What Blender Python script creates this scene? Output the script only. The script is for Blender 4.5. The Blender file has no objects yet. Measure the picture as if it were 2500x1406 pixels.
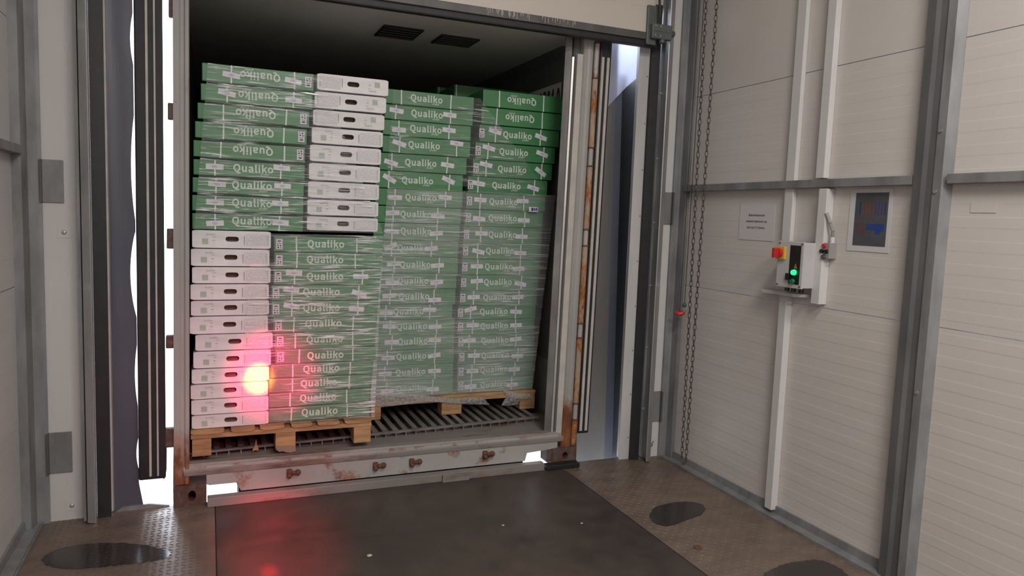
import bpy, bmesh, math, random
from mathutils import Vector, Matrix
random.seed(7)
C = bpy.context.scene.collection
# ------------------------------------------------------------------ camera
F = 1782.0; H = 1.615
def _ray(px, py): return Vector((px-1250.0, -(py-703.0), -F))
_Y = _ray(509, 502).normalized(); _X = _ray(5541, 685); _X = (_X-_X.dot(_Y)*_Y).normalized(); _Z = _X.cross(_Y)
R3 = Matrix((_X, _Y, _Z))                      # world <- camera
cam = bpy.data.cameras.new('camera'); cam.sensor_width = 36; cam.lens = F*36/2500; cam.clip_start = .05; cam.clip_end = 400
camo = bpy.data.objects.new('camera', cam); C.objects.link(camo)
camo.matrix_world = Matrix.Translation((0, 0, H)) @ R3.to_4x4()
bpy.context.scene.camera = camo
CO = Vector((0, 0, H))
def ony(p, y): d = R3 @ _ray(*p); return CO + d*(y/d.y)     # a photo point on the plane y = const
def onx(p, x): d = R3 @ _ray(*p); return CO + d*(x/d.x)
def onz(p, z): d = R3 @ _ray(*p); return CO + d*((z-H)/d.z)
# ------------------------------------------------------------------ world and lights
w = bpy.data.worlds.new('sky'); bpy.context.scene.world = w; w.use_nodes = True
bg = w.node_tree.nodes['Background']; bg.inputs[0].default_value = (.80, .88, 1, 1); bg.inputs[1].default_value = 7.0
vs = bpy.context.scene.view_settings
vs.view_transform = 'Standard'; vs.look = 'None'; vs.gamma = 1; vs.exposure = .27; vs.use_curve_mapping = False
def light(name, kind, loc, target, energy, color, **k):
    l = bpy.data.lights.new(name, kind); l.energy = energy; l.color = color
    for a, b in k.items(): setattr(l, a, b)
    o = bpy.data.objects.new(name, l); C.objects.link(o); o.location = loc
    o.rotation_euler = (Vector(target)-Vector(loc)).to_track_quat('-Z', 'Y').to_euler()
    return o
light('ceiling_lamp_light', 'AREA', (1.5, .6, 4.0), (1.5, 1.0, 0), 50, (1, .96, .92), shape='RECTANGLE', size=1.3, size_y=.5)
light('ceiling_lamp_light', 'AREA', (.8, -1.9, 4.0), (.8, -1.5, 0), 125, (1, .96, .93), shape='RECTANGLE', size=1.6, size_y=.5)
# red signal lamp on the load, with added spots for floor reflections
light('signal_lamp_or_floor_glow', 'SPOT', (.55, -.6, 2.3), (.255, 4.24, .66), 15000, (1, .15, .02), spot_size=math.radians(2.1), spot_blend=.8, shadow_soft_size=.02)
light('signal_lamp_or_floor_glow', 'SPOT', (.55, -.6, 2.3), (.33, 4.24, .68), 2600, (1, .006, .12), spot_size=math.radians(6.6), spot_blend=1.0, shadow_soft_size=.03)
light('signal_lamp_or_floor_glow', 'SPOT', (.55, -.6, 2.3), (.30, 3.80, 0), 1500, (1, .02, .07), spot_size=math.radians(3.6), spot_blend=1.0, shadow_soft_size=.03)  # added spot, stands in for the red glow reflected in the floor
light('signal_lamp_or_floor_glow', 'SPOT', (.55, -.6, 2.3), (.33, 3.55, 0), 1700, (1, .02, .07), spot_size=math.radians(9), spot_blend=1.0, shadow_soft_size=.03)  # added wider spot, softens the edge of that floor glow
light('signal_lamp_or_floor_glow', 'SPOT', (.55, -.6, 2.3), (.245, 3.27, 0), 7000, (1, .01, .05), spot_size=math.radians(.95), spot_blend=.6, shadow_soft_size=.02)  # added tight spot for the sharp red reflection on the floor
light('signal_lamp_or_floor_glow', 'SPOT', (.55, -.6, 2.3), (.22, 4.2, .55), 120, (1, .05, .20), spot_size=math.radians(22), spot_blend=1.0, shadow_soft_size=.03)
# ------------------------------------------------------------------ materials
class NT:
    def __init__(s, name):
        s.m = bpy.data.materials.new(name); s.m.use_nodes = True; s.t = s.m.node_tree; s.n = s.t.nodes; s.l = s.t.links
        s.b = s.n['Principled BSDF']
    def node(s, kind, **k):
        n = s.n.new(kind)
        for a, b in k.items(): setattr(n, a, b)
        return n
    def coord(s, scale=(1, 1, 1), rot=(0, 0, 0), world=True):
        m = s.node('ShaderNodeMapping'); m.inputs['Scale'].default_value = scale; m.inputs['Rotation'].default_value = rot
        if world: g = s.node('ShaderNodeNewGeometry'); s.l.new(g.outputs['Position'], m.inputs[0])
        else: g = s.node('ShaderNodeTexCoord'); s.l.new(g.outputs['Object'], m.inputs[0])
        return m.outputs[0]
    def noise(s, vec, scale, detail=4, rough=.55):
        n = s.node('ShaderNodeTexNoise'); n.inputs['Scale'].default_value = scale; n.inputs['Detail'].default_value = detail
        n.inputs['Roughness'].default_value = rough; s.l.new(vec, n.inputs['Vector']); return n.outputs['Fac']
    def ramp(s, fac, stops, interp='LINEAR'):
        r = s.node('ShaderNodeValToRGB'); e = r.color_ramp.elements; r.color_ramp.interpolation = interp
        while len(e) < len(stops): e.new(.5)
        for i, (p, c) in enumerate(stops):
            e[i].position = p; e[i].color = tuple(c)+(1,) if hasattr(c, '__len__') else (c, c, c, 1)
        s.l.new(fac, r.inputs[0]); return r.outputs[0]
    def mix(s, fac, a, b, mode='MIX'):
        m = s.node('ShaderNodeMix', data_type='RGBA', blend_type=mode)
        for i, v in ((0, fac), (6, a), (7, b)):
            if hasattr(v, 'is_linked') or hasattr(v, 'links'): s.l.new(v, m.inputs[i])
            else: m.inputs[i].default_value = v if i == 0 else tuple(v)+(1,)
        return m.outputs[2]
    def math(s, op, a, b=0.0):
        m = s.node('ShaderNodeMath', operation=op)
        for i, v in ((0, a), (1, b)):
            if hasattr(v, 'links'): s.l.new(v, m.inputs[i])
            else: m.inputs[i].default_value = v
        return m.outputs[0]
    def bump(s, h, strength=.3, dist=.002):
        b = s.node('ShaderNodeBump'); b.inputs['Strength'].default_value = strength; b.inputs['Distance'].default_value = dist
        s.l.new(h, b.inputs['Height']); s.l.new(b.outputs[0], s.b.inputs['Normal'])
    def set(s, **k):
        for a, v in k.items():
            i = s.b.inputs[a.replace('_', ' ')]
            if hasattr(v, 'links'): s.l.new(v, i)
            else: i.default_value = tuple(v)+(1,) if (hasattr(v, '__len__') and len(v) == 3) else v
def plain(name, col, rough=.5, metal=0.0, var=.12, scale=6, stretch=(1, 1, 1), bump=0, world=True, lo=None):
    s = NT(name); v = s.coord(stretch, world=world); n = s.noise(v, scale)
    c0 = lo or tuple(x*(1-var) for x in col); c1 = tuple(min(1, x*(1+var)) for x in col)
    s.set(Base_Color=s.ramp(n, [(.3, c0), (.7, c1)]), Roughness=rough, Metallic=metal)
    if bump: s.bump(s.noise(v, scale*9), bump)
    return s.m
def rusty(name, base, rust=(.23, .085, .03), amount=.5, scale=5, rough=.55, streak=(1, 1, 1), dark=(.07, .035, .025), metal=0.0, base_rust=0):
    s = NT(name); v = s.coord(streak); n = s.noise(v, scale, 7, .65); n2 = s.noise(v, scale*4.3, 5, .6)
    r = s.ramp(n2, [(.3, dark), (.52, rust), (.75, tuple(min(1, x*1.9) for x in rust))])
    b = s.ramp(s.noise(v, 2.3), [(.3, tuple(x*.72 for x in base)), (.75, base)])
    if base_rust:
        sp = s.node('ShaderNodeSeparateXYZ'); g_ = s.node('ShaderNodeNewGeometry'); s.l.new(g_.outputs['Position'], sp.inputs[0])
        n = s.math('ADD', n, s.math('MULTIPLY', s.ramp(sp.outputs[2], [(.10, 1.0), (.55, 0.0)]), base_rust))
    f = s.ramp(n, [(1-amount-.06, 0.0), (1-amount+.05, 1.0)])
    s.set(Base_Color=s.mix(f, b, r), Roughness=rough, Metallic=metal); s.bump(s.math('ADD', n2, f), .35, .002)
    return s.m
M = {}
M['wall'] = plain('white_panel', (.60, .565, .535), .42, var=.035, scale=1.3)
M['wall_l'] = plain('white_panel_left', (.57, .56, .545), .42, var=.04, scale=1.1)
M['galv'] = plain('galvanised_steel', (.22, .225, .23), .5, .2, .28, 9, (1, 1, .35), .15)
M['galv_lt'] = plain('galvanised_steel_light', (.33, .335, .335), .42, .45, .2, 12, (1, 1, .2), .1)
M['galv_mid'] = plain('grey_post_steel', (.135, .137, .14), .5, .15, .22, 8, (1, 1, .3), .1)
M['galv_dk'] = plain('dark_steel', (.095, .097, .10), .5, .12, .25, 8, (1, 1, .3), .1)
M['white'] = plain('white_paint', (.62, .61, .60), .35, var=.03)
M['jamb'] = plain('white_jamb_sheet', (.52, .51, .50), .5, var=.12, scale=3, stretch=(3, 3, .5))
M['rubber'] = plain('black_rubber', (.014, .014, .016), .55, var=.3, scale=20)
M['flap'] = plain('dark_grey_curtain_flare_tint', (.085, .088, .115), .36, var=.15, scale=3, stretch=(1, 1, .3))  # blue tint is lens flare haze put into the dark grey PVC
M['flap_grey'] = plain('grey_curtain', (.125, .116, .108), .45, var=.12, scale=3, stretch=(1, 1, .3))
M['cream'] = plain('cream_strip', (.48, .46, .42), .5, var=.12, scale=10)
M['door'] = plain('cream_door_panel', (.60, .55, .49), .4, var=.03, scale=1.5)
M['steel_paint'] = rusty('worn_light_grey_paint', (.42, .41, .39), amount=.34, scale=3.2, rough=.45, streak=(1, 1, .45), base_rust=.26)
M['beam'] = rusty('worn_white_beam', (.45, .44, .42), amount=.415, scale=5.5, rough=.5, streak=(1, 1, 1))
M['casting'] = rusty('rusty_brown_casting', (.14, .10, .085), (.10, .055, .04), amount=.55, scale=7, rough=.6)
M['rust'] = rusty('orange_rust', (.45, .36, .26), (.36, .13, .035), amount=.50, scale=16, rough=.75, streak=(1, 1, .45))
M['rust_dk'] = rusty('dark_rust', (.12, .07, .05), (.13, .055, .035), amount=.6, scale=20, rough=.75)
M['alu'] = plain('aluminium_trim', (.50, .49, .475), .36, .5, .15, 14, (1, 1, .2))
M['alu_dk'] = plain('grimy_aluminium', (.20, .195, .19), .5, .3, .3, 9, (1, 1, .4), .15)
M['tfloor'] = plain('dirty_aluminium_floor', (.30, .285, .27), .42, .45, .3, 7, (2, .6, 1), .12)
M['sill'] = rusty('grimy_sill', (.29, .26, .24), (.16, .10, .075), amount=.42, scale=4, rough=.5, streak=(.35, 1, 1))
M['liner'] = plain('stainless_liner', (.16, .16, .16), .45, .25, .2, 2.5, (1, .5, 1))
M['liner_top'] = plain('ceiling_liner', (.75, .73, .70), .55, 0, .06, 2.5)
M['void'] = plain('dark_gap', (.012, .012, .013), .9, var=.1)
M['green'] = None
def carton_mat(name, col, rough):
    s = NT(name); v = s.coord((1, 1, 3), world=False); oi = s.node('ShaderNodeObjectInfo')
    n = s.noise(v, 6, 3); c = s.ramp(n, [(.3, tuple(x*.9 for x in col)), (.7, tuple(min(1, x*1.1) for x in col))])
    k = s.ramp(oi.outputs['Random'], [(0, .88), (1, 1.0)])
    s.set(Base_Color=s.mix(1.0, c, k, 'MULTIPLY'), Roughness=rough); s.bump(s.noise(v, 60, 2), .12, .001)
    return s.m
M['green'] = carton_mat('green_board', (.058, .232, .088), .38)
M['whiteboard'] = carton_mat('white_board', (.80, .78, .79), .42)
M['brown'] = plain('brown_board', (.26, .19, .15), .8, world=False)
M['print_w'] = plain('pale_print', (.62, .70, .63), .45, var=.05, world=False)
M['print_g'] = plain('grey_green_print', (.30, .34, .31), .5, var=.1, world=False)
M['print_sq'] = plain('green_square_print', (.42, .50, .43), .5, var=.12, scale=60, world=False)
M['print_k'] = plain('dark_print', (.05, .045, .06), .5, world=False)
M['sticker'] = plain('lilac_white_label', (.74, .71, .765), .4, var=.03, world=False)
M['stamp'] = plain('blue_stamp_ink', (.40, .39, .58), .5, var=.15, scale=80, world=False)
M['strap'] = plain('white_strap', (.70, .75, .70), .35, var=.08, world=False)
s = NT('faint_fine_print'); v = s.coord((1, 1, 1), world=False)
n = s.noise(s.coord((3, 1, 1), world=False), 110, 2); s.set(Base_Color=s.ramp(n, [(.42, (.56, .55, .56)), (.56, (.76, .745, .755))]), Roughness=.5); M['fine'] = s.m
s = NT('pallet_wood'); v = s.coord((1, 1, 6)); n = s.noise(v, 7, 6)
s.set(Base_Color=s.ramp(n, [(.25, (.25, .135, .06)), (.55, (.46, .28, .135)), (.8, (.56, .37, .19))]), Roughness=.7); s.bump(s.noise(v, 30), .3); M['wood'] = s.m
M['paper'] = plain('white_paper', (.60, .59, .60), .6, var=.02)
M['black'] = plain('black_plastic', (.010, .010, .011), .25, var=.1)
M['red'] = plain('red_plastic', (.55, .022, .028), .35, var=.1)
M['yellow'] = plain('yellow_plastic', (.62, .44, .03), .4, var=.05)
M['grey_pl'] = plain('grey_plastic', (.30, .29, .28), .45, var=.06)
M['dkgreen'] = plain('dark_green_knob', (.03, .10, .07), .4, var=.1)
M['btn_green'] = plain('dark_green_button', (.01, .16, .07), .25, var=.05)
M['enamel'] = plain('grey_white_enamel', (.50, .50, .505), .35, var=.02)
M['bracket'] = plain('grey_green_bracket', (.12, .135, .132), .5, .3, .12, 14, (1, 1, 1), .1)
M['chain'] = rusty('dull_chain_steel', (.11, .10, .095), (.17, .06, .045), amount=.35, scale=8, rough=.45, metal=.4)
def emis(name, col, st):
    s = NT(name); s.set(Base_Color=col, Emission_Color=col, Emission_Strength=st); return s.m
M['glow'] = emis('lit_green_lamp', (.02, .9, .22), 1.3)
M['lamp'] = emis('lit_tube', (1, .97, .93), 3)
# floor plate: brown dirty steel
s = NT('dirty_brown_floor'); v = s.coord(); n = s.noise(v, 1.6, 6, .6); n2 = s.noise(s.coord((1, 1.8, 1)), 6, 5)
n3 = s.noise(v, 90, 3)
c = s.ramp(n, [(.25, (.15, .122, .105)), (.5, (.225, .178, .148)), (.75, (.30, .25, .215))])
c = s.mix(.45, c, s.ramp(n2, [(.3, (.10, .082, .072)), (.7, (.30, .245, .205))])); c = s.mix(1.0, c, (.80, .735, .685), 'MULTIPLY')
s.set(Base_Color=c, Roughness=s.ramp(n2, [(.3, .27), (.7, .48)]), Metallic=.15); s.bump(n3, .12, .001); M['floor'] = s.m
s = NT('dark_leveller_plate'); v = s.coord(); n = s.noise(v, 1.1, 6, .6); n2 = s.noise(v, 7, 5)
c = s.ramp(n, [(.3, (.034, .030, .027)), (.5, (.068, .053, .043)), (.75, (.135, .092, .068))])
c = s.mix(.3, c, s.ramp(n2, [(.3, (.025, .024, .023)), (.7, (.13, .10, .085))]))
wv = s.node('ShaderNodeTexWave'); wv.inputs['Scale'].default_value = 16; wv.inputs['Distortion'].default_value = 2.5; wv.inputs['Detail Scale'].default_value = 6
s.l.new(s.coord((.15, 1, 1)), wv.inputs['Vector'])
s.set(Base_Color=c, Roughness=s.ramp(n2, [(.3, .30), (.7, .5)]), Metallic=.2); s.bump(s.math('ADD', wv.outputs['Fac'], s.noise(v, 120, 3)), .22, .0012); M['level'] = s.m
s = NT('wet_dark_oil'); n = s.noise(s.coord(), 9, 4); s.set(Base_Color=s.ramp(n, [(.3, (.022, .020, .019)), (.7, (.036, .030, .027))]), Roughness=.16); s.bump(s.noise(s.coord(), 25), .1, .001); M['wet'] = s.m
# outdoor
M['ground'] = plain('pale_concrete_yard', (.62, .61, .60), .8, var=.1, scale=.6)
s = NT('translucent_white_tarp'); tr = s.node('ShaderNodeBsdfTranslucent'); tr.inputs[0].default_value = (.86, .88, 1, 1)
df = s.node('ShaderNodeBsdfDiffuse'); df.inputs[0].default_value = (.6, .62, .7, 1); mx = s.node('ShaderNodeMixShader'); mx.inputs[0].default_value = .35
b_ = s.node('ShaderNodeBump'); b_.inputs['Strength'].default_value = .6; b_.inputs['Distance'].default_value = .02
s.l.new(s.noise(s.coord((1, 1, .6)), 7), b_.inputs['Height']); s.l.new(b_.outputs[0], tr.inputs['Normal'])
s.l.new(tr.outputs[0], mx.inputs[1]); s.l.new(df.outputs[0], mx.inputs[2]); s.l.new(mx.outputs[0], s.n['Material Output'].inputs[0]); M['tarp'] = s.m
# stretch film: clear, glints of its creases painted in as whitish streaks
def film(name, base, peak, sx, sz, tilt, thr, patch=1.0, rough=.3, low=0):
    s = NT(name)
    v = s.coord((sx, 1, sz), (0, math.radians(tilt), 0)); n = s.noise(v, 1.0, 3, .6)
    big = s.ramp(s.noise(s.coord((patch, patch, patch*1.6)), 1.0, 3), [(.36, 0.0), (.62, 1.0)])
    st = s.ramp(n, [(thr, 0.0), (thr+.13, 1.0)])
    f = s.math('ADD', s.math('MULTIPLY', s.math('MULTIPLY', st, big), peak), base)
    f = s.math('ADD', f, s.math('MULTIPLY', big, base*.8))
    if low:                                             # more layers wound round the foot of the stack
        sp = s.node('ShaderNodeSeparateXYZ'); g_ = s.node('ShaderNodeNewGeometry'); s.l.new(g_.outputs['Position'], sp.inputs[0])
        f = s.math('ADD', f, s.math('MULTIPLY', s.ramp(sp.outputs[2], [(.45, 1.0), (.95, 0.0)]), low))
    tp = s.node('ShaderNodeBsdfTransparent'); mx = s.node('ShaderNodeMixShader')
    s.set(Base_Color=(.90, .90, .92), Roughness=rough*.6, Specular_IOR_Level=1.0, Coat_Weight=.6, Coat_Roughness=.1)
    s.bump(n, 1.0, .010)
    s.l.new(f, mx.inputs[0]); s.l.new(tp.outputs[0], mx.inputs[1]); s.l.new(s.b.outputs[0], mx.inputs[2])
    s.l.new(mx.outputs[0], s.n['Material Output'].inputs[0]); return s.m
M['film_a'] = film('clear_stretch_film', .06, .85, 5.5, 120, 3, .535, 2.4)
M['film_d'] = film('creased_stretch_film', .09, .85, 5.5, 125, -5, .515, 1.8)
M['film_m'] = film('milky_stretch_film', .15, .50, 4, 110, 1.5, .52, 1.5, .4, .11)
M['film_e'] = film('thin_stretch_film', .05, .75, 6, 110, 4, .57, 2.6)
# ------------------------------------------------------------------ mesh helpers
class MB:
    def __init__(s): s.v = []; s.f = []
    def add(s, vs, fs):
        k = len(s.v); s.v += [tuple(x) for x in vs]; s.f += [tuple(i+k for i in f) for f in fs]; return s
    def box(s, x0, x1, y0, y1, z0, z1):
        return s.add([(x0, y0, z0), (x1, y0, z0), (x1, y1, z0), (x0, y1, z0), (x0, y0, z1), (x1, y0, z1), (x1, y1, z1), (x0, y1, z1)],
                     [(3, 2, 1, 0), (4, 5, 6, 7), (0, 1, 5, 4), (1, 2, 6, 5), (2, 3, 7, 6), (3, 0, 4, 7)])
    def bbox(s, x0, x1, y0, y1, z0, z1, r=.004):       # chamfered along all edges
        bm = bmesh.new(); bmesh.ops.create_cube(bm, size=1)
        for q in bm.verts: q.co = Vector(((x0+x1)/2+q.co.x*(x1-x0), (y0+y1)/2+q.co.y*(y1-y0), (z0+z1)/2+q.co.z*(z1-z0)))
        bmesh.ops.bevel(bm, geom=bm.edges[:], offset=r, segments=2, affect='EDGES', profile=.6)
        bm.verts.index_update(); s.add([q.co[:] for q in bm.verts], [[q.index for q in f.verts] for f in bm.faces]); bm.free(); return s
    def prism(s, prof, axis, a, b):                     # closed profile extruded along an axis; prof in the two other coords
        n = len(prof)
        def P(u, w, t): return {'x': (t, u, w), 'y': (u, t, w), 'z': (u, w, t)}[axis]
        vs = [P(u, w, a) for u, w in prof]+[P(u, w, b) for u, w in prof]
        return s.add(vs, [tuple(range(n))[::-1], tuple(range(n, 2*n))]+[(i, (i+1) % n, n+(i+1) % n, n+i) for i in range(n)])
    def cyl(s, p0, p1, r, n=14, r1=None, cap=True):
        p0, p1 = Vector(p0), Vector(p1); d = (p1-p0).normalized(); a = d.orthogonal().normalized(); b = d.cross(a); r1 = r if r1 is None else r1
        vs = [p0+(a*math.cos(t)+b*math.sin(t))*r for t in [i*2*math.pi/n for i in range(n)]]+[p1+(a*math.cos(t)+b*math.sin(t))*r1 for t in [i*2*math.pi/n for i in range(n)]]
        fs = [(i, (i+1) % n, n+(i+1) % n, n+i) for i in range(n)]
        if cap: fs += [tuple(range(n))[::-1], tuple(range(n, 2*n))]
        return s.add(vs, fs)
    def tube(s, pts, r, n=8):
        for i in range(len(pts)-1): s.cyl(pts[i], pts[i+1], r, n)
        return s
    def ball(s, c, r, sx=1, sy=1, sz=1):
        bm = bmesh.new(); bmesh.ops.create_uvsphere(bm, u_segments=14, v_segments=8, radius=r); bm.verts.index_update()
        s.add([(c[0]+q.co.x*sx, c[1]+q.co.y*sy, c[2]+q.co.z*sz) for q in bm.verts], [[q.index for q in f.verts] for f in bm.faces]); bm.free(); return s
    def mesh(s, name, mat):
        me = bpy.data.meshes.new(name); me.from_pydata(s.v, [], s.f); me.materials.append(mat); me.validate()
        bm = bmesh.new(); bm.from_mesh(me); bmesh.ops.recalc_face_normals(bm, faces=bm.faces[:]); bm.to_mesh(me); bm.free(); return me
    def build(s, name, mat, parent=None, loc=None, smooth=False):
        me = s.mesh(name, mat)
        if smooth:
            for p in me.polygons: p.use_smooth = True
            me.set_sharp_from_angle(angle=math.radians(40))
        return link(name, me, parent, loc)
def link(name, me, parent=None, loc=None, rot=None):
    o = bpy.data.objects.new(name, me); C.objects.link(o); o.parent = parent
    if loc is not None: o.location = loc
    if rot is not None: o.rotation_euler = rot
    return o
def empty(name, loc=(0, 0, 0)):
    o = bpy.data.objects.new(name, None); o.empty_display_size = .05; C.objects.link(o); o.location = loc; return o
def tag(o, label, cat, group=None, kind=None):
    if label: o['label'] = label
    if cat: o['category'] = cat
    if group: o['group'] = group
    if kind: o['kind'] = kind
    return o
def struct(name, mb, mat, parent=None):
    o = mb.build(name, mat, parent)
    if parent is None: o['kind'] = 'structure'
    return o
import os
def load_font(n):
    try: return bpy.data.fonts.load(os.path.join(bpy.utils.resource_path('LOCAL'), 'datafiles', 'fonts', n))
    except Exception: return None
FONT = load_font('Noto Sans CJK Regular.woff2'); FONT_AR = load_font('NotoSansArabic-VariableFont_wdth,wght.woff2')
def text_mesh(txt, size, mat, name, offset=.0, align='CENTER', ext=.0006, spacing=1.0, font=None):
    ext = 0
    cu = bpy.data.curves.new(name, 'FONT'); cu.body = txt; cu.size = size; cu.align_x = align; cu.align_y = 'CENTER'; cu.resolution_u = 3
    cu.offset = offset; cu.font = font or FONT or cu.font; cu.extrude = ext; cu.space_character = spacing
    o = bpy.data.objects.new(name, cu); C.objects.link(o); dg = bpy.context.evaluated_depsgraph_get(); dg.update()
    me = bpy.data.meshes.new_from_object(o.evaluated_get(dg)); me.name = name
    bpy.data.objects.remove(o); bpy.data.curves.remove(cu)
    for p in me.polygons:
        if p.normal.z < 0: p.flip()
    me.transform(Matrix.Rotation(math.pi/2, 4, 'X')); me.materials.clear(); me.materials.append(mat)   # reads from -Y
    return me
YW = 4.15; XR = 2.95; XL = -.845; ZT = 4.15; YB = -3.2; YE = 4.19
# ================================================================== ROOM SHELL
# right wall: three ribbed sandwich panels stacked up
wr = empty('wall_right', (XR, 0, 0)); wr['kind'] = 'structure'
for z0, z1 in ((0, 1.2), (1.204, 2.433), (2.437, 3.63), (3.634, 4.3)):
    RD = .0006 if z1 < 2.5 and z0 < 2 and z0 != 1.204 else (.0005 if z0 == 1.204 else .0002)
    prof = [(.06, z0), (0, z0)]; z = z0+.03
    while z+.05 < z1-.01:
        prof += [(0, z), (-RD, z+.006), (-RD, z+.046), (0, z+.052)]; z += .1
    prof += [(0, z1), (.06, z1)]
    MB().prism(prof, 'y', YB, YW+.1).build('panel', M['wall'], wr)
wl = empty('wall_left', (XL, 0, 0)); wl['kind'] = 'structure'
for z0, z1 in ((0, 1.2), (1.204, 2.433), (2.437, 4.3)):
    RD = .0004
    prof = [(-.06, z0), (0, z0)]; z = z0+.03
    while z+.05 < z1-.01:
        prof += [(0, z), (RD, z+.006), (RD, z+.046), (0, z+.052)]; z += .1
    prof += [(0, z1), (-.06, z1)]
    MB().prism(prof, 'y', YB, YW+.1).build('panel', M['wall_l'], wl)
struct('wall_back', MB().box(XL, XR, YB-.08, YB, 0, ZT+.1), M['wall'])
struct('ceiling', MB().box(XL-.1, XR+.1, YB-.1, YW+.3, ZT, ZT+.1), M['wall'])
# front wall around the door opening
wf = empty('wall_front', (0, YW, 0)); wf['kind'] = 'structure'
FW = [(XL, -.535, 0, ZT, 'wall_l'), (2.745, XR, 0, ZT, 'white'), (-.535, 2.745, 3.0, ZT, 'wall')]
for a_, b_, c_, d_, m_ in FW:
    o = MB().box(a_, b_, 0, .10, c_, d_).build('panel', M[m_], wf)
# floor: two tread plates at the sides and the dock leveller between them, over a concrete slab
fl = empty('floor'); fl['kind'] = 'structure'
LX0, LX1 = .030, 2.115
MB().box(XL, LX0-.006, YB, YE-.0, -.02, 0).build('floor_plate', M['floor'], fl)
MB().box(LX1+.008, XR, YB, YE+.01, -.02, 0).build('floor_plate', M['floor'], fl)
MB().box(XL, XR, YB, YE-.05, -.3, -.03).build('concrete_slab', M['void'], fl)
def lugs(x0, x1, y0, y1):                                # raised tread bars, alternating direction
    mb = MB(); p = .030; nx = int((x1-x0)/p); ny = int((y1-y0)/p)
    for i in range(nx):
        for j in range(ny):
            cx = x0+(i+.5)*p; cy = y0+(j+.5)*p; a = math.radians(32 if (i+j) % 2 else -32); L = .0135; W = .0032
            c, s_ = math.cos(a), math.sin(a)
            pts = [(-L, 0), (0, -W), (L, 0), (0, W)]
            vs = [(cx+u*c-v_*s_, cy+u*s_+v_*c, .0002) for u, v_ in pts]+[(cx-L*.5*c, cy-L*.5*s_, .0020), (cx+L*.5*c, cy+L*.5*s_, .0020)]
            mb.add(vs, [(0, 1, 5, 4), (1, 2, 5), (2, 3, 4, 5), (3, 0, 4)])
    return mb
for a in ((XL+.12, LX0-.02, 2.6, YE-.015), (LX1+.03, XR-.08, 1.7, YE-.01)):
    o = lugs(*a).build('tread_pattern', M['floor'], fl); o['kind'] = 'stuff'
lv = empty('dock_leveller', (1.07, YE, 0))
tag(lv, 'dark worn dock leveller plate in the middle of the floor', 'dock leveller')
def at(o): return tuple(-x for x in o.location)
def PB(mb, name, mat, parent, smooth=False):             # build in world coordinates under a placed root
    o = mb.build(name, mat, parent, smooth=smooth); o.location = at(parent); return o
PB(MB().box(LX0, LX1, YB+.5, YE-.035, -.012, .001), 'deck_plate', M['level'], lv)
PB(MB().bbox(-.012, 1.985, YE-.085, YE-.030, .001, .050, .004), 'lip_bar', M['sill'], lv)
PB(MB().bbox(1.30, 1.47, YE-.105, YE-.087, .001, .046, .004), 'lip_block', M['sill'], lv)
PB(MB().box(LX0-.006, LX0, YB+.5, YE-.03, -.011, -.002), 'side_gap', M['void'], lv)
# rubber buffers below the container, on the dock face
for x0, x1, nm in ((2.00, 2.235, 'right'), ):
    b = MB().bbox(x0, x1, YE-.10, YW+.005, .0015, .034, .006).build('dock_buffer', M['rubber'])
    tag(b, 'black rubber buffer on dock edge under the %s container corner' % nm, 'buffer')
# raised floor edge of the left plate, with cut corner
e = MB().prism([(-.455, 0), (-.425, .022), (-.30, .024), (-.20, .004), (-.20, -.02), (-.455, -.02)], 'y', YE-.004, YE+.01).build('floor_edge_plate', M['galv'], fl)
# sills along the side walls
def sill(nm, x, d, label):
    prof = [(0, 0), (0, .052), (-.012*d, .052), (-.016*d, .012), (-.065*d, .006), (-.072*d, .014), (-.078*d, .014), (-.078*d, 0)]
    o = MB().prism([(x+u, z) for u, z in prof], 'y', YB, YW-.03).build(nm, M['galv']); o['kind'] = 'structure'
    return o
sill('baseboard_right', XR-.001, 1, ''); sill('baseboard_left', XL+.001, -1, '')
# galvanised posts at the two front corners
def post(name, mb, label):
    o = mb.build(name, M['galv']); tag(o, label, 'post'); return o
post('corner_post', MB().prism([(XL, YW-.006), (XL+.105, YW-.006), (XL+.105, YW-.012), (XL+.092, YW-.018), (XL+.05, YW-.02), (XL+.04, YW-.10), (XL, YW-.10)], 'z', 0, ZT),
     'galvanised post in the left front corner with thin strips of white panel beside')
post('corner_post', MB().prism([(2.868, YW-.006), (XR, YW-.006), (XR, YW-.085), (XR-.03, YW-.085), (XR-.036, YW-.03), (2.905, YW-.022), (2.868, YW-.018)], 'z', 0, ZT),
     'galvanised post in the right front corner behind the hanging chains')
wp = empty('wall_post', (XR, 2.28, 0)); tag(wp, 'wide dark galvanised post on the right wall, right of the posters', 'post')
PB(MB().prism([(XR, 2.36), (XR-.05, 2.355), (XR-.055, 2.31), (XR-.03, 2.305), (XR-.03, 2.245), (XR-.002, 2.235), (XR, 2.235)], 'z', 0, ZT), 'channel', M['galv_mid'], wp)
PB(MB().prism([(XR-.031, 2.268), (XR-.037, 2.266), (XR-.037, 2.226), (XR-.002, 2.20), (XR, 2.20), (XR, 2.235)], 'z', 0, ZT), 'flange', M['galv'], wp)
for z in (2.05, 1.79, .9): PB(MB().cyl((XR-.037, 2.25, z), (XR-.043, 2.25, z), .008), 'bolt', M['galv_lt'], wp)
# rails at mid height
def rail(x0, x1, y0, y1, label):
    o = MB().bbox(x0, x1, y0, y1, 1.822, 1.864, .003).build('wall_rail', M['galv']); tag(o, label, 'rail'); return o
rail(XR-.045, XR-.002, 2.362, YW-.075, 'galvanised rail across the right wall above the paper notice and the control box')
rail(XR-.045, XR-.002, YB, 2.198, 'galvanised rail on the right wall running right from the wide wall post')
rail(XL+.002, XL+.045, YB, YW-.10, 'short galvanised rail on the left wall meeting the left corner post')
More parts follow.
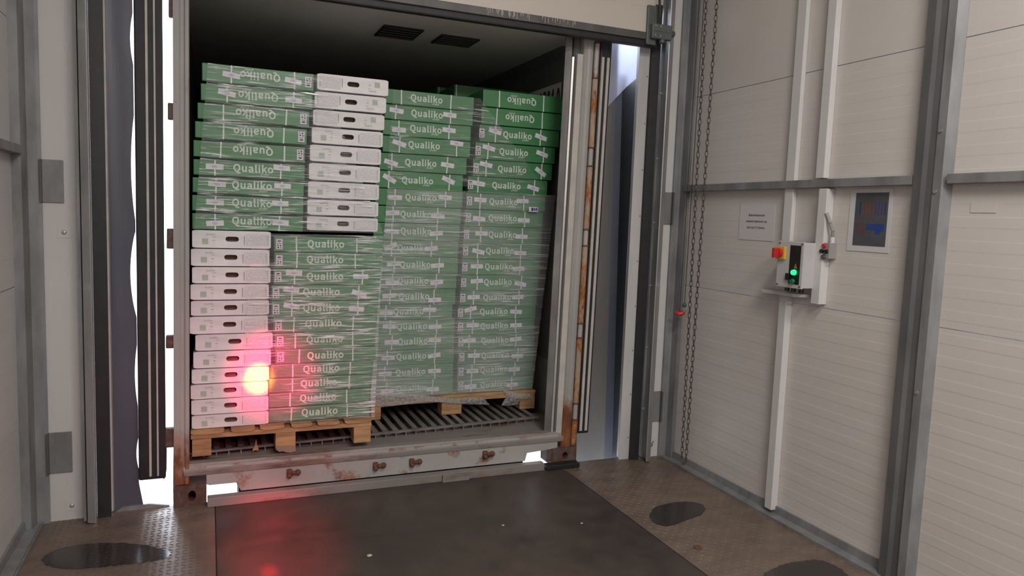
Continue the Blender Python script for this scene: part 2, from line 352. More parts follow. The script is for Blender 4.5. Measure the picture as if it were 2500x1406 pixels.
# brackets bolted to the posts
def plate(x0, x1, z0, z1, mat, label, lip=None):
    r = empty('post_bracket', ((x0+x1)/2, YW, z0)); tag(r, label, 'bracket', 'grey bracket plates beside the door')
    PB(MB().bbox(x0, x1, YW-.010, YW-.001, z0, z1, .002), 'plate', mat, r)
    if lip: PB(MB().box(lip[0], lip[1], YW-.030, YW-.001, z0, z1), 'lip', M['galv_dk'], r)
    return r
plate(-.742, -.650, 1.603, 1.808, M['galv'], 'upper grey bracket plate right of the left corner post', (-.746, -.738))
plate(-.742, -.640, .253, .460, M['galv'], 'lower grey bracket plate right of the left corner post', (-.748, -.738))
plate(2.765, 2.868, 1.603, 1.815, M['galv'], 'upper grey bracket plate left of the right corner post', (2.862, 2.872))
plate(2.760, 2.868, .250, .460, M['galv'], 'lower grey bracket plate left of the right corner post', (2.862, 2.872))
for p, lab in (((157, 567), 'clear sticker with round screw head on left panel, higher one'), ((176, 1233), 'clear bump sticker low on the left white panel')):
    q = ony(p, YW); r = empty('screw_cover', (q.x, YW, q.z)); tag(r, lab, 'screw cover')
    PB(MB().box(q.x-.03, q.x+.03, YW-.002, YW, q.z-.028, q.z+.028), 'clear_patch', M['wall_l'], r)
    PB(MB().ball((q.x, YW-.004, q.z), .011, sy=.6), 'screw_head', M['alu'], r, True)
q = ony((1588, 1085), YW); tag(MB().ball((q.x, YW-.008, q.z), .012, sy=1).tube([(q.x, YW-.01, q.z), (q.x+.012, YW-.02, q.z+.03)], .003).build('hook', M['alu_dk']), 'small metal hook low on the right white strip', 'hook')
# ================================================================== DOOR, TRACKS
def track(sx, x, label, dirn):
    r = empty('door_track', (x, YW, 0)); tag(r, label, 'door track')
    d = dirn
    PB(MB().prism([(x, YW-.002), (x, YW-.075), (x+.012*d, YW-.075), (x+.012*d, YW-.012), (x+.045*d, YW-.012), (x+.045*d, YW-.002)], 'z', .012, 3.6), 'angle', M['galv'], r)
    PB(MB().prism([(x+.020*d, YW-.014), (x+.020*d, YW-.10), (x+.055*d, YW-.115), (x+.060*d, YW-.112), (x+.030*d, YW-.095), (x+.030*d, YW-.014)], 'z', .012, 3.6), 'roller_channel', M['galv_lt'], r)
    for z in [.35+.42*i for i in range(7)]: PB(MB().cyl((x+.038*d, YW-.012, z), (x+.038*d, YW-.019, z), .007, 10), 'bolt', M['alu'], r)
    return r
track(0, -.585, 'galvanised left door track with small bolts along it', 1)
track(0, 2.765, 'galvanised right door track beside the right white strip', -1)
rr = MB().prism([(-.530, YW+.0), (-.470, YW+.0), (-.470, YW-.02), (-.530, YW-.03)], 'z', 0, 3.0).build('door_seal', M['rubber']); tag(rr, 'black rubber door seal right of the left track', 'seal')
rr = MB().prism([(2.640, YW), (2.700, YW), (2.700, YW-.03), (2.640, YW-.02)], 'z', 0, 3.0).build('door_seal', M['rubber']); tag(rr, 'black rubber door seal left of the right track', 'seal')
# right jamb sheet, white with rivets, and thin left jamb edge
j = empty('trim_1', (2.62, YW, 0)); j['kind'] = 'structure'
PB(MB().prism([(2.565, YW+.005), (2.642, YW+.005), (2.642, YW+.09), (2.60, YW+.09)], 'z', 0, 3.0), 'jamb_sheet', M['jamb'], j)
for z in [.15+.3*i for i in range(10)]: PB(MB().cyl((2.630, YW+.005, z), (2.630, YW+.001, z), .0035, 8), 'rivet', M['galv_dk'], j)
j = MB().prism([(-.475, YW+.002), (-.462, YW+.002), (-.462, YW+.09), (-.475, YW+.09)], 'z', .02, 3.0).build('trim_2', M['cream']); j['kind'] = 'structure'
# raised sectional door
d1 = empty('door_1', (1.0, YW-.06, 2.71)); d1['kind'] = 'structure'
DX0, DX1 = -.56, 2.60
for z0, z1 in ((2.797, 3.29), (3.296, 3.80)):
    prof = [(YW-.10, z0), (YW-.10, z0+.13), (YW-.0985, z0+.135), (YW-.0985, z0+.15), (YW-.10, z0+.155), (YW-.10, z0+.34), (YW-.0985, z0+.345), (YW-.0985, z0+.36), (YW-.10, z0+.365), (YW-.10, z1), (YW-.06, z1), (YW-.06, z0)]
    PB(MB().prism(prof, 'x', DX0, DX1), 'door_section', M['door'], d1)
PB(MB().bbox(DX0, DX1+.02, YW-.106, YW-.055, 2.752, 2.797, .004), 'bottom_profile', M['galv_dk'], d1)
PB(MB().bbox(DX0, DX1+.03, YW-.098, YW-.050, 2.712, 2.752, .008), 'bottom_seal', M['rubber'], d1)
mb = MB()
for i in range(46):
    x = random.choice((random.uniform(1.45, 1.75), random.uniform(1.8, 2.05))); L = random.uniform(.01, .04)
    mb.box(x, x+.0025, YW-.1068, YW-.106, 2.797-L, 2.797)
o = PB(mb, 'drip_marks', M['cream'], d1); o['kind'] = 'stuff'
hb = empty('roller_bracket', (2.60, YW-.12, 2.75)); tag(hb, 'grey-green roller bracket at the bottom right corner of the raised door', 'bracket')
PB(MB().bbox(2.535, 2.605, YW-.118, YW-.10, 2.72, 2.96, .006), 'side_plate', M['bracket'], hb)
PB(MB().bbox(2.555, 2.70, YW-.150, YW-.115, 2.755, 2.845, .005), 'roller_holder', M['bracket'], hb)
PB(MB().box(2.558, 2.698, YW-.152, YW-.150, 2.797, 2.802), 'groove', M['galv_dk'], hb)
PB(MB().cyl((2.70, YW-.13, 2.80), (2.725, YW-.13, 2.80), .018), 'roller', M['galv_dk'], hb, True)
PB(MB().cyl((2.64, YW-.13, 2.735), (2.64, YW-.13, 2.755), .02), 'roller', M['galv_dk'], hb, True)
for x, z in ((2.572, 2.83), (2.612, 2.828), (2.572, 2.772), (2.612, 2.77)): PB(MB().cyl((x, YW-.150, z), (x, YW-.156, z), .006, 8), 'bolt', M['galv_lt'], hb)
cb = MB(); pts = [Vector((2.625, YW-.16, 4.1)), Vector((2.60, YW-.16, 3.3)), Vector((2.585, YW-.155, 3.05)), Vector((2.60, YW-.155, 2.88))]
tag(cb.tube(pts, .008, 8).build('door_cable', M['rubber']), 'black cable running up from the roller bracket', 'cable')
# ================================================================== CHAINS, CORD
def chain(p0, p1, pitch=.034):
    mb = MB(); p0, p1 = Vector(p0), Vector(p1); L = (p1-p0).length; n = int(L/pitch*1.0); d = (p1-p0)/n
    for i in range(n):
        c = p0+d*(i+.5); t = d.normalized(); a = t.orthogonal().normalized(); b = t.cross(a)
        s_ = (Vector((0, 1, 0)) if i % 2 else Vector((1, 0, 0)))
        s_ = (s_+Vector((.35, .35, 0)) if i % 2 else s_-Vector((.35, .35, 0))).normalized()
        hl = pitch*.66; hw = .0085; pts = []
        for k in range(9):
            a_ = k*2*math.pi/8; pts.append(c+t*math.copysign(min(1, abs(math.cos(a_))*1.15), math.cos(a_))*hl*.95+s_*math.sin(a_)*hw)
        mb.tube(pts, .0026, 5)
    return mb
ct = empty('hanging_chain', (2.86, 3.83, .03)); tag(ct, 'rusty steel hoist chain looped down in front of the right wall', 'chain')
o = PB(chain((2.862, 3.90, 3.9), (2.852, 3.845, .09)), 'chain_strand', M['chain'], ct)
o = PB(chain((2.862, 3.775, 3.9), (2.852, 3.800, .09)), 'chain_strand', M['chain'], ct)
PB(chain((2.852, 3.845, .09), (2.85, 3.823, .045)), 'chain_loop', M['chain'], ct); PB(chain((2.852, 3.800, .09), (2.85, 3.823, .045)), 'chain_loop', M['chain'], ct)
for i, (x, p, lab, top) in enumerate(((2.858, (1659, 766), 'thin dark pull cord with a red handle', 0), (2.862, (1671, 745), 'thin dark pull cord with a small dark green knob', 1))):
    q = onx(p, x); r = empty('pull_cord', (x, q.y, q.z)); tag(r, lab, 'cord')
    PB(MB().tube([(x, q.y, q.z), (x+.012, q.y+(-.005), 3.9)], .0022, 6), 'cord', M['rubber'], r)
    if i == 0:
        mb = MB(); 
        for k in range(8):
            t0 = -.034+.0085*k; t1 = t0+.0085
            z = lambda t: .011*(abs(t)/.034)**1.5
            rr_ = lambda t: .005+.012*max(0, 1-(abs(t)/.036)**2)
            mb.cyl((x+.8*t0, q.y-t0*.6, q.z+z(t0)), (x+.8*t1, q.y-t1*.6, q.z+z(t1)), rr_(t0), 10, rr_(t1))
        PB(mb, 'handle', M['red'], r, True)
    else: PB(MB().ball((x, q.y, q.z), .014, sz=1.1), 'knob', M['dkgreen'], r, True)
# ================================================================== RIGHT WALL FITTINGS
def wallbox(y0, y1, z0, z1, x0, x1, r=.003): return MB().bbox(x0, x1, min(y0, y1), max(y0, y1), z0, z1, r)
c1 = wallbox(3.075, 3.128, .03, 1.265, XR-.045, XR-.001).build('cable_trunking', M['white']); tag(c1, 'white cable trunking below the control box down to the floor', 'trunking')
c2 = wallbox(3.10, 3.163, 1.535, ZT, XR-.028, XR-.001).build('cable_trunking', M['white']); tag(c2, 'white cable trunking rising from behind the control box', 'trunking')
c3 = wallbox(2.84, 2.895, 1.222, 1.815, XR-.052, XR-.001).build('cable_trunking', M['white']); tag(c3, 'white cable trunking between control box and push-button station', 'trunking')
c4 = wallbox(2.885, 2.94, 1.87, ZT, XR-.038, XR-.001).build('cable_trunking', M['white']); tag(c4, 'second white trunking above the rail, right of the other', 'trunking')
# control box
BX = XR-.128
def bx(p): return onx(p, BX)
tl, tr_, br, bl_ = bx((1902, 588)), bx((1963, 594)), bx((1956, 706)), bx((1893, 695))
y0, y1 = (tl.y+bl_.y)/2, (tr_.y+br.y)/2; z0, z1 = (bl_.z+br.z)/2, (tl.z+tr_.z)/2
cbx = empty('control_box', (XR, (y0+y1)/2, z0)); tag(cbx, 'grey-white electric control box with black panel, lit green lamp and red switch', 'control box')
PB(MB().bbox(BX+.012, XR-.03, y1, y0, z0, z1, .004), 'housing', M['enamel'], cbx)
PB(MB().bbox(BX, BX+.012, y1-.002, y0+.002, z0-.004, z1+.004, .004), 'lid', M['enamel'], cbx)
a, b2 = bx((1931, 600)).y, bx((1957, 600)).y
PB(MB().box(BX-.002, BX, b2, a, z0+.018, z1-.016), 'black_panel', M['black'], cbx)
W_ = y0-y1
q = bx((1940, 665)); PB(MB().cyl((BX-.002, q.y, q.z), (BX-.016, q.y, q.z), .0155, 18, .013), 'green_lamp', M['glow'], cbx, True)
q = bx((1936, 687)); PB(MB().cyl((BX-.002, q.y, q.z), (BX-.016, q.y, q.z), .015, 18, .012), 'green_button', M['btn_green'], cbx, True)
q = bx((1943, 650)); PB(MB().prism([(q.y-.011, q.z-.011), (q.y+.011, q.z-.011), (q.y, q.z+.014)], 'x', BX-.0035, BX-.002), 'warning_sign', plain('orange_print', (.45, .14, .02), .5), cbx)
me = text_mesh('!', .017, M['black'], 'warning_mark', .0008, ext=.0003); o = link('warning_mark', me, cbx); o.rotation_euler = (0, 0, -math.pi/2); o.location = Vector((BX-.0045, q.y, q.z-.001))-cbx.location
q = bx((1925, 675)); PB(MB().bbox(BX-.012, BX, q.y-.013, q.y+.013, q.z-.018, q.z+.018, .002), 'latch', M['black'], cbx)
q = bx((1909, 617)); sw = PB(MB().bbox(BX-.014, BX, q.y-.032, q.y+.032, q.z-.034, q.z+.034, .003), 'switch_plate', M['yellow'], cbx)
k = MB().cyl((BX-.014, q.y, q.z), (BX-.034, q.y, q.z), .024, 18).bbox(BX-.060, BX-.030, q.y-.011, q.y+.011, q.z-.026, q.z+.026, .004).build('rotary_switch', M['red'], sw)
for yy in (y0-.012, y1+.012):
    for zz in (z0+.008, z1-.008): PB(MB().cyl((BX-.003, yy, zz), (BX, yy, zz), .005, 8), 'lid_screw', M['galv_dk'], cbx)
for t in (.25, .5, .8):
    yy = y0-(y0-y1)*t; PB(MB().cyl((XR-.09, yy, z0), (XR-.09, yy, z0-.026), .013, 10), 'cable_gland', M['black'], cbx, True)
pa, pb, pc, pd = onx((1866, 715), XR-.01), onx((1985, 738), XR-.01), onx((1952, 732), XR-.1), onx((1866, 722), XR-.06)
br_ = MB().add([(XR-.01, pa.y, 1.262), (XR-.01, 2.94, 1.262), (XR-.085, 2.99, 1.262), (XR-.085, pa.y-.06, 1.262), (XR-.01, pa.y, 1.245), (XR-.01, 2.94, 1.245), (XR-.085, 2.99, 1.245), (XR-.085, pa.y-.06, 1.245)],
        [(0, 1, 2, 3), (7, 6, 5, 4), (0, 4, 5, 1), (1, 5, 6, 2), (2, 6, 7, 3), (3, 7, 4, 0)]).build('mounting_tray', M['enamel']); tag(br_, 'grey-white metal tray under the control box', 'tray')
# push-button station
SX = XR-.050
def sxp(p): return onx(p, SX)
a, b2 = sxp((2002, 592)), sxp((2023, 632)); ps = empty('push_button_station', (XR, (a.y+b2.y)/2, b2.z)); tag(ps, 'small grey push-button station with a red button, right of the control box', 'button box')
a.y = min(a.y, 2.837)
PB(MB().bbox(SX, XR-.001, b2.y, a.y, b2.z, a.z, .003), 'housing', M['grey_pl'], ps)
for p, mat, nm, rad in (((2013, 600), 'red', 'red_button', .0125), ((2007, 613), 'black', 'black_button', .0115), ((2018, 614), 'black', 'black_button', .0115), ((2011, 627), 'galv_dk', 'key_switch', .014)):
    q = sxp(p); PB(MB().cyl((SX, q.y, q.z), (SX-.010, q.y, q.z), rad, 16, rad*.85), nm, M[mat], ps, True)
PB(MB().cyl((XR-.025, (a.y+b2.y)/2-.01, a.z), (XR-.025, (a.y+b2.y)/2-.01, a.z+.03), .012, 12), 'cable_entry', M['white'], ps, True)
yy = (a.y+b2.y)/2-.01
tag(MB().tube([(XR-.025, yy, a.z+.03), (XR-.032, yy-.004, a.z+.06), (XR-.042, yy+.006, a.z+.10), (XR-.045, yy+.020, a.z+.13), (XR-.048, yy+.030, a.z+.15)], .009, 10).build('curved_cable', M['grey_pl'], smooth=True), 'short bent grey cable from the button station into the trunking', 'cable')
# paper notice
q0, q1, q2, q3 = [onx(p, XR-.004) for p in ((1803, 493), (1888, 500), (1880, 590), (1797, 585))]
yc, zc = 3.40, 1.635
nt = empty('paper_notice', (XR, yc, zc)); tag(nt, 'white paper notice with three lines of bold text on the right wall', 'notice')
PB(MB().box(XR-.0032, XR-.0016, yc-.148, yc+.148, zc-.105, zc+.105), 'sheet', M['paper'], nt)
for i, t in enumerate(('Максимальне', 'навантаження на', 'мiсток 3 тонни.')):
    me = text_mesh(t, .0335, M['print_k'], 'text_line', .00032, ext=.0002, spacing=1.03); o = link('text_line', me, nt); o.rotation_euler = (0, 0, -math.pi/2); o.scale = (1.62, 1, 1.5); o.location = (-.0038, .002, .042-.036*i)
# poster with a photo of a tool board
q0, q2 = onx((2078, 462), XR-.004), onx((2168, 618), XR-.004)
po = empty('poster', (XR, (q0.y+q2.y)/2, q2.z)); tag(po, 'poster with a dark picture of coloured tools on the right wall', 'poster')
PB(MB().box(XR-.0032, XR-.0016, q2.y, q0.y, q2.z, q0.z), 'sheet', M['paper'], po)
a, b2 = onx((2091, 471), XR-.004), onx((2160, 603), XR-.004)
PB(MB().box(XR-.0040, XR-.0032, b2.y, a.y, b2.z, a.z), 'picture', plain('dark_photo_print', (.085, .085, .095), .35, var=.2, scale=9), po)
cols = [(.03, .09, .16), (.02, .05, .07), (.16, .065, .05), (.18, .07, .05), (.18, .07, .06), (.15, .05, .06), (.06, .055, .13), (.055, .06, .15), (.05, .055, .16), (.04, .045, .13)]
for i, c_ in enumerate(cols):
    yy = a.y-(a.y-b2.y)*(.07+.094*i); zt = a.z-(a.z-b2.z)*.17; zb = a.z-(a.z-b2.z)*.42
    PB(MB().box(XR-.0044, XR-.0040, yy-.0038, yy+.0038, zb, zt), 'coloured_bar', plain('poster_ink', c_, .4), po)
for i in range(3):
    yy = a.y-(a.y-b2.y)*(.1+.11*i); PB(MB().box(XR-.0044, XR-.0040, yy-.0028, yy+.0028, a.z-(a.z-b2.z)*.8, a.z-(a.z-b2.z)*(.57)), 'coloured_bar', plain('poster_ink', (.16, .04, .05), .4), po)
f_ = lambda u, v_: (a.y-(a.y-b2.y)*u, a.z-(a.z-b2.z)*v_)
PB(MB().prism([f_(.40, .59), f_(.92, .58), f_(.92, .72), f_(.82, .72), f_(.82, .78), f_(.66, .78), f_(.66, .70), f_(.40, .70)], 'x', XR-.0044, XR-.0040), 'blue_shape', plain('poster_blue', (.02, .06, .26), .4), po)
# faint old label on far right panel
q = onx((2400, 512), XR-.003); tag(MB().box(XR-.0026, XR-.0016, q.y-.055, q.y+.055, q.z-.012, q.z+.03).build('old_label', M['wall']), 'faint leftover label on the white panel right of wide post', 'label')
# ceiling lamps (above the frame)
for x, y in ((1.5, .6), (.8, -1.9)):
    r = empty('ceiling_lamp', (x, y, 4.08)); tag(r, 'long white ceiling lamp, %s' % ('nearer the door' if y > 0 else 'nearer the back wall'), 'lamp')
    PB(MB().bbox(x-.7, x+.7, y-.09, y+.09, 4.06, 4.148, .01), 'housing', M['white'], r)
    PB(MB().bbox(x-.66, x+.66, y-.06, y+.06, 4.045, 4.061, .005), 'diffuser', M['lamp'], r)
# red signal lamp hung out of view
r = empty('signal_lamp', (.55, -.68, 2.3)); tag(r, 'round red signal lamp on a thin pole behind the viewer', 'lamp')
PB(MB().cyl((.55, -.78, 2.33), (.55, -.64, 2.29), .05, 18), 'housing', M['black'], r, True)
PB(MB().cyl((.55, -.72, 2.34), (.55, -.72, ZT), .012, 8), 'pole', M['galv'], r, True)
# ================================================================== OUTSIDE
g = MB().box(-40, 40, 4.3, 60, -1.35, -1.3).build('yard_ground', M['ground']); g['kind'] = 'structure'
struct('wall_outer', MB().box(XL-3, XL-.02, YW+.02, YW+.12, -1.3, 5).box(XR+.02, XR+3, YW+.02, YW+.12, -1.3, 5).box(XL-.02, XR+.02, YW+.101, YW+.12, -1.3, -.31), M['wall'])
def wavy(x0, x1, y, z0, z1, fx0=None, fx1=None, nz=60, nx=5, th=.003, fy=None, zb=None):
    mb = MB(); vs = []; fs = []
    for j in range(nz+1):
        t = j/nz
        for i in range(nx+1):
            u = i/nx; a = x0+(fx0(z0+(z1-z0)*t) if fx0 else 0); b = x1+(fx1(z0+(z1-z0)*t) if fx1 else 0)
            lo = z0+(zb(u) if zb else 0); z = lo+(z1-lo)*t
            vs.append((a+(b-a)*u, y+(fy(u, z) if fy else 0), z))
    for j in range(nz):
        for i in range(nx): k = j*(nx+1)+i; fs.append((k, k+1, k+nx+2, k+nx+1))
    n = len(vs); vs2 = [(x, yy+th, z) for x, yy, z in vs]
    mb.add(vs+vs2, fs+[tuple(n+q for q in f)[::-1] for f in fs])
    return mb
# left shelter curtain; its free edge bows between clips
slits = ((2.43, .12, .012), (1.79, .26, .016), (1.25, .22, .026), (.72, .16, .012), (.30, .08, .010), (2.80, .08, .014))
def bow(z):
    for c, h, a in slits:
        if abs(z-c) < h: return -a*math.cos((z-c)/h*math.pi/2)**.8
    return .0
lc = empty('shelter_curtain', (-.42, 4.27, 0)); tag(lc, 'dark grey shelter curtain with blue flare tint, hanging left of the container', 'curtain')
PB(wavy(-.476, -.346, 4.200, -.06, 3.0, fx1=lambda z: bow(z)+max(0, .14-z)*.16, nz=220, nx=10, fy=lambda u, z: .002*math.sin(u*7+z*2)*(1-u)), 'sheet', M['flap'], lc)
PB(MB().prism([(-.480, 4.190), (-.472, 4.190), (-.472, 4.198), (-.480, 4.198)], 'z', -.02, 3.0), 'hem', M['jamb'], lc)
PB(wavy(-1.6, -.70, 4.30, -.4, 3.3, nz=4), 'back_sheet', M['flap'], lc)
# right shelter: grey curtain, black side sheet, torn white tarp
rc = empty('shelter_curtain', (2.4, 4.45, 0)); tag(rc, 'grey shelter curtain hanging right of the container', 'curtain')
def xy(px, py, y): return ony((px, py), y).x
x0, x1 = 2.36, xy(1482, 800, 4.45)
PB(wavy(x0, x1-.0, 4.45, -.12, 3.0, nz=30, nx=8, fx1=lambda z: (z-1.0)*-.020, fy=lambda u, z: .012*math.sin(u*5)), 'sheet', M['flap_grey'], rc)
PB(wavy(x1+.006, xy(1504, 800, 4.46), 4.47, -.10, 2.62, nz=30, nx=4, fx0=lambda z: (z-1)*-.022, fx1=lambda z: (z-1)*-.026), 'side_strip', M['flap'], rc)
sb = empty('dock_shelter', (2.86, 4.7, 0)); tag(sb, 'black side sheet of the dock shelter behind the right jamb', 'shelter')
PB(MB().box(2.86, 2.88, 4.27, 5.3, -.3, 3.3), 'side_sheet', M['rubber'], sb)
PB(MB().prism([(2.60, 4.86), (2.86, 4.86), (2.86, 4.88), (2.60, 4.88)], 'z', -.22, 2.66), 'back_sheet', M['rubber'], sb)
tp = empty('white_tarp', (2.7, 4.4, 2.4)); tag(tp, 'torn white translucent tarp with a slanted lower edge, right of container top', 'tarp')
pts = [ony(p, 4.42) for p in ((1476, 90), (1560, 90), (1556, 190), (1530, 212), (1503, 240), (1478, 268))]
vs = [(p.x, p.y, p.z) for p in pts]; n_ = len(vs)
PB(MB().add(vs+[(x, y+.004, z) for x, y, z in vs], [tuple(range(n_)), tuple(range(n_, 2*n_))[::-1]]+[(i, (i+1) % n_, n_+(i+1) % n_, n_+i) for i in range(n_)]), 'sheet', M['tarp'], tp)
# ================================================================== CONTAINER
YC = 4.165; LEAN = .016
def lean(me, L):
    for v in me.vertices: v.co.x += L*v.co.z
ct = empty('shipping_container', (1.05, YC, 0)); tag(ct, 'open refrigerated shipping container backed up to the dock, rusty at its corners', 'container')
def cp(mb, name, mat, parent=None, smooth=False, nolean=False, L=.016):
    me = mb.mesh(name, mat)
    if not nolean: lean(me, L)
    if smooth:
        for p in me.polygons: p.use_smooth = True
        me.set_sharp_from_angle(angle=math.radians(40))
    if parent is None: o = link(name, me, ct); o.location = at(ct)
    else: o = link(name, me, parent); o.location = (0, 0, 0)
    return o
CZ = 2.76
def px5(px, y=YC, py=500): return ony((px, py), y).x-LEAN*ony((px, py), y).z
# left rear post: outer flange and inner lip, bright cream paint
cp(MB().prism([(-.178, YC), (-.150, YC), (-.142, YC+.006), (-.128, YC+.006), (-.120, YC-.002), (-.105, YC-.002), (-.102, YC+.01), (-.102, YC+.06), (-.178, YC+.06)], 'z', .12, CZ), 'rear_post', M['steel_paint'], L=.006)
# right rear post: stepped profile
X = [px5(p) for p in (1368, 1380, 1384, 1391, 1404, 1406, 1412, 1428, 1442)]
cp(MB().prism([(X[0], YC+.050), (X[1], YC+.03), (X[1]+.002, YC+.052), (2.225, YC+.052), (2.225, YC+.14), (X[1]+.03, YC+.075), (X[0], YC+.056)], 'z', .19, CZ), 'door_jamb', M['alu_dk'])
cp(MB().prism([(X[1], YC+.03), (X[1], YC+.018), (X[2], YC+.014), (X[2]+.003, YC+.03)], 'z', .20, CZ-.14), 'jamb_trim', M['alu'])
cp(MB().prism([(X[2]+.003, YC+.034), (X[3], YC+.034), (X[3], YC+.05), (X[2]+.003, YC+.05)], 'z', .20, CZ), 'jamb_recess', M['galv_dk'])
cp(MB().prism([(X[3], YC+.034), (X[3], YC+.010), (X[4], YC+.006), (X[4], YC+.05), (X[3], YC+.05)], 'z', .20, CZ-.12), 'jamb_trim', M['cream'])
prof = [(X[4]+.004, YC+.05), (X[4]+.004, YC+.012), (X[5]+.006, YC+.004), (X[6], YC+.004)]
for k in range(7):
    a_ = math.pi-(k+1)*math.pi/8; cx = (X[6]+X[7])/2; rx = (X[7]-X[6])/2
    prof.append((cx+rx*math.cos(a_), YC+.01-.014*math.sin(a_)))
prof += [(X[7], YC+.02), (X[7]+.02, YC+.13), (X[4]+.004, YC+.13)]
cp(MB().prism(prof, 'z', .12, CZ), 'rear_post', M['steel_paint'], smooth=True)
# rust coloured hinge column with collars
hx = [ony((p, y_), YC) for p, y_ in ((1450, 190), (1437, 405), (1427, 600), (1411, 825), (1404, 1025))]
hc = (X[7]+X[8])/2+.004
cp(MB().box(X[7]-.004, X[8]+.012, YC+.02, YC+.10, .12, CZ), 'hinge_back', M['rust_dk'])
hz = [(2.72, 2.503), (2.503, 2.07), (2.07, 1.954), (1.954, 1.551), (1.551, 1.446), (1.446, .941), (.941, .847), (.847, .411), (.411, .301), (.301, .13)]
for i, (za, zb_) in enumerate(hz):
    rad = .019 if i % 2 else .016
    cp(MB().cyl((hc, YC+.012, zb_+.004), (hc, YC+.012, za-.004), rad, 14), 'hinge_barrel', M['rust'] if i % 2 else M['beam'], smooth=True)
    cp(MB().cyl((hc, YC+.012, zb_-.004), (hc, YC+.012, zb_+.004), .024, 14), 'hinge_collar', M['rust_dk'], smooth=True)
# corner castings with round openings
def casting(x0, x1, z0, z1, hxc, hzc, hr, hh):
    mb = MB(); n = 24; inner = []; outer = []
    for i in range(n):
        t = i*2*math.pi/n; c, s_ = math.cos(t), math.sin(t)
        inner.append((hxc+hr*c, hzc+(hh*(s_) if True else 0)))
        k = 1/max(abs(c), abs(s_)); ox = (x0+x1)/2+c*k*(x1-x0)/2; oz = (z0+z1)/2+s_*k*(z1-z0)/2; outer.append((ox, oz))
    vs = [(x, YC-.008, z) for x, z in outer]+[(x, YC-.008, z) for x, z in inner]+[(x, YC+.05, z) for x, z in inner]
    mb.add(vs, [(i, (i+1) % n, n+(i+1) % n, n+i) for i in range(n)]+[(n+i, n+(i+1) % n, 2*n+(i+1) % n, 2*n+i) for i in range(n)])
    mb.add([(x, YC-.008, z) for x, z in outer]+[(x, YC+.16, z) for x, z in outer], [(i, (i+1) % n, n+(i+1) % n, n+i) for i in range(n)])
    mb.box(x0+.01, x1-.01, YC+.10, YC+.155, z0+.01, z1-.01)
    return cp(mb, 'corner_casting', M['casting'], nolean=True)
casting(-.180, -.016, -.004, .116, -.088, .055, .020, .030)
casting(2.066, 2.240, .002, .122, 2.158, .066, .020, .024)
for a_ in ((-.13, -.05), (2.12, 2.2)): cp(MB().box(*a_, YC+.085, YC+.1, .02, .1), 'casting_hollow', M['void'], nolean=True)
cp(MB().bbox(2.028, 2.068, YC+.004, YC+.10, .03, .135, .004), 'casting_side', M['casting'], nolean=True)
# lower cross beam, with forklift cut-outs beside the castings
def gx(px, py): return ony((px, py), YC)
b0 = [gx(*p) for p in ((500, 1150), (500, 1186), (583, 1185), (596, 1202), (700, 1190), (1000, 1150), (1280, 1128), (1284, 1108), (1327, 1104), (1345, 1085))]
bz = lambda x: .172+.004*x
prof = [(-.016, .215), (-.016, .110), (.0, .104), (.135, .104), (.160, .056), (.7, .056), (1.3, .057), (1.872, .057), (1.885, .108), (2.02, .116), (2.10, .125), (2.10, .215)]
cp(MB().prism(prof, 'y', YC-.004, YC+.010), 'cross_beam', M['beam'], nolean=True)
cp(MB().bbox(-.13, 2.14, YC-.010, YC+.10, .165, .196, .006), 'beam_lip', M['sill'], nolean=True)
cp(MB().prism([(YC-.006, .196), (YC+.012, .226), (YC+.055, .230), (YC+.06, .215), (YC+.10, .212), (YC+.10, .18), (YC-.006, .18)], 'x', -.13, 2.13), 'threshold', M['sill'], nolean=True)
cp(MB().box(-.15, 2.235, YC+.055, YC+.52, .19, .212), 'drain_channel', M['sill'], nolean=True)
cp(MB().box(.15, 1.875, YC+.035, YC+.30, -.30, .16), 'gap_blocker', M['void'], nolean=True)  # added black box, makes the gap under the beam read as shade
cp(MB().box(.15, 1.875, YC+.35, 16, .02, .19), 'underframe', M['void'], nolean=True)
# door holders: rusty lugs on the beam
for p in ((713, 1152), (922, 1135), (1010, 1126), (1188, 1107)):
    q = ony(p, YC); mb = MB()
    mb.bbox(q.x-.03, q.x+.0, YC-.022, YC-.003, q.z-.022, q.z+.022, .006).cyl((q.x-.002, YC-.02, q.z), (q.x+.028, YC-.024, q.z+.003), .012, 10).ball((q.x+.03, YC-.024, q.z+.003), .017).ball((q.x-.016, YC-.028, q.z-.012), .014)
    cp(mb, 'door_lug', M['rust_dk'], nolean=True, smooth=True)
# T-bar floor: each bar its own part
FZ = .250
def tfy(x): return 4.375+(x-.9)*.075
bar = None; n_bar = 0; x = -.095
while x < 2.13:
    y0 = tfy(x)+.012
    if bar is None:
        bar = MB().prism([(-.016, 0), (.016, 0), (.016, -.006), (.003, -.006), (.003, -.05), (-.003, -.05), (-.003, -.006), (-.016, -.006)], 'y', 0, 6.0).mesh('floor_bar', M['tfloor'])
    o = link('floor_bar', bar, ct, Vector((x, y0, FZ))-ct.location); n_bar += 1
    x += .0655
cp(MB().add([(-.115, tfy(-.115), FZ-.012), (2.10, tfy(2.10), FZ-.012), (2.10, tfy(2.1), FZ+.001), (-.115, tfy(-.115), FZ+.001), (-.115, tfy(-.115)+.022, FZ-.012), (2.10, tfy(2.10)+.022, FZ-.012), (2.10, tfy(2.1)+.022, FZ+.001), (-.115, tfy(-.115)+.022, FZ+.001)],
   [(0, 1, 2, 3), (7, 6, 5, 4), (3, 2, 6, 7), (0, 4, 5, 1), (0, 3, 7, 4), (1, 5, 6, 2)]), 'floor_nosing', M['alu_dk'], nolean=True)
cp(MB().box(-.184, 2.25, tfy(.9)+.14, 16, FZ-.058, FZ-.052), 'floor_pan', M['void'], nolean=True)
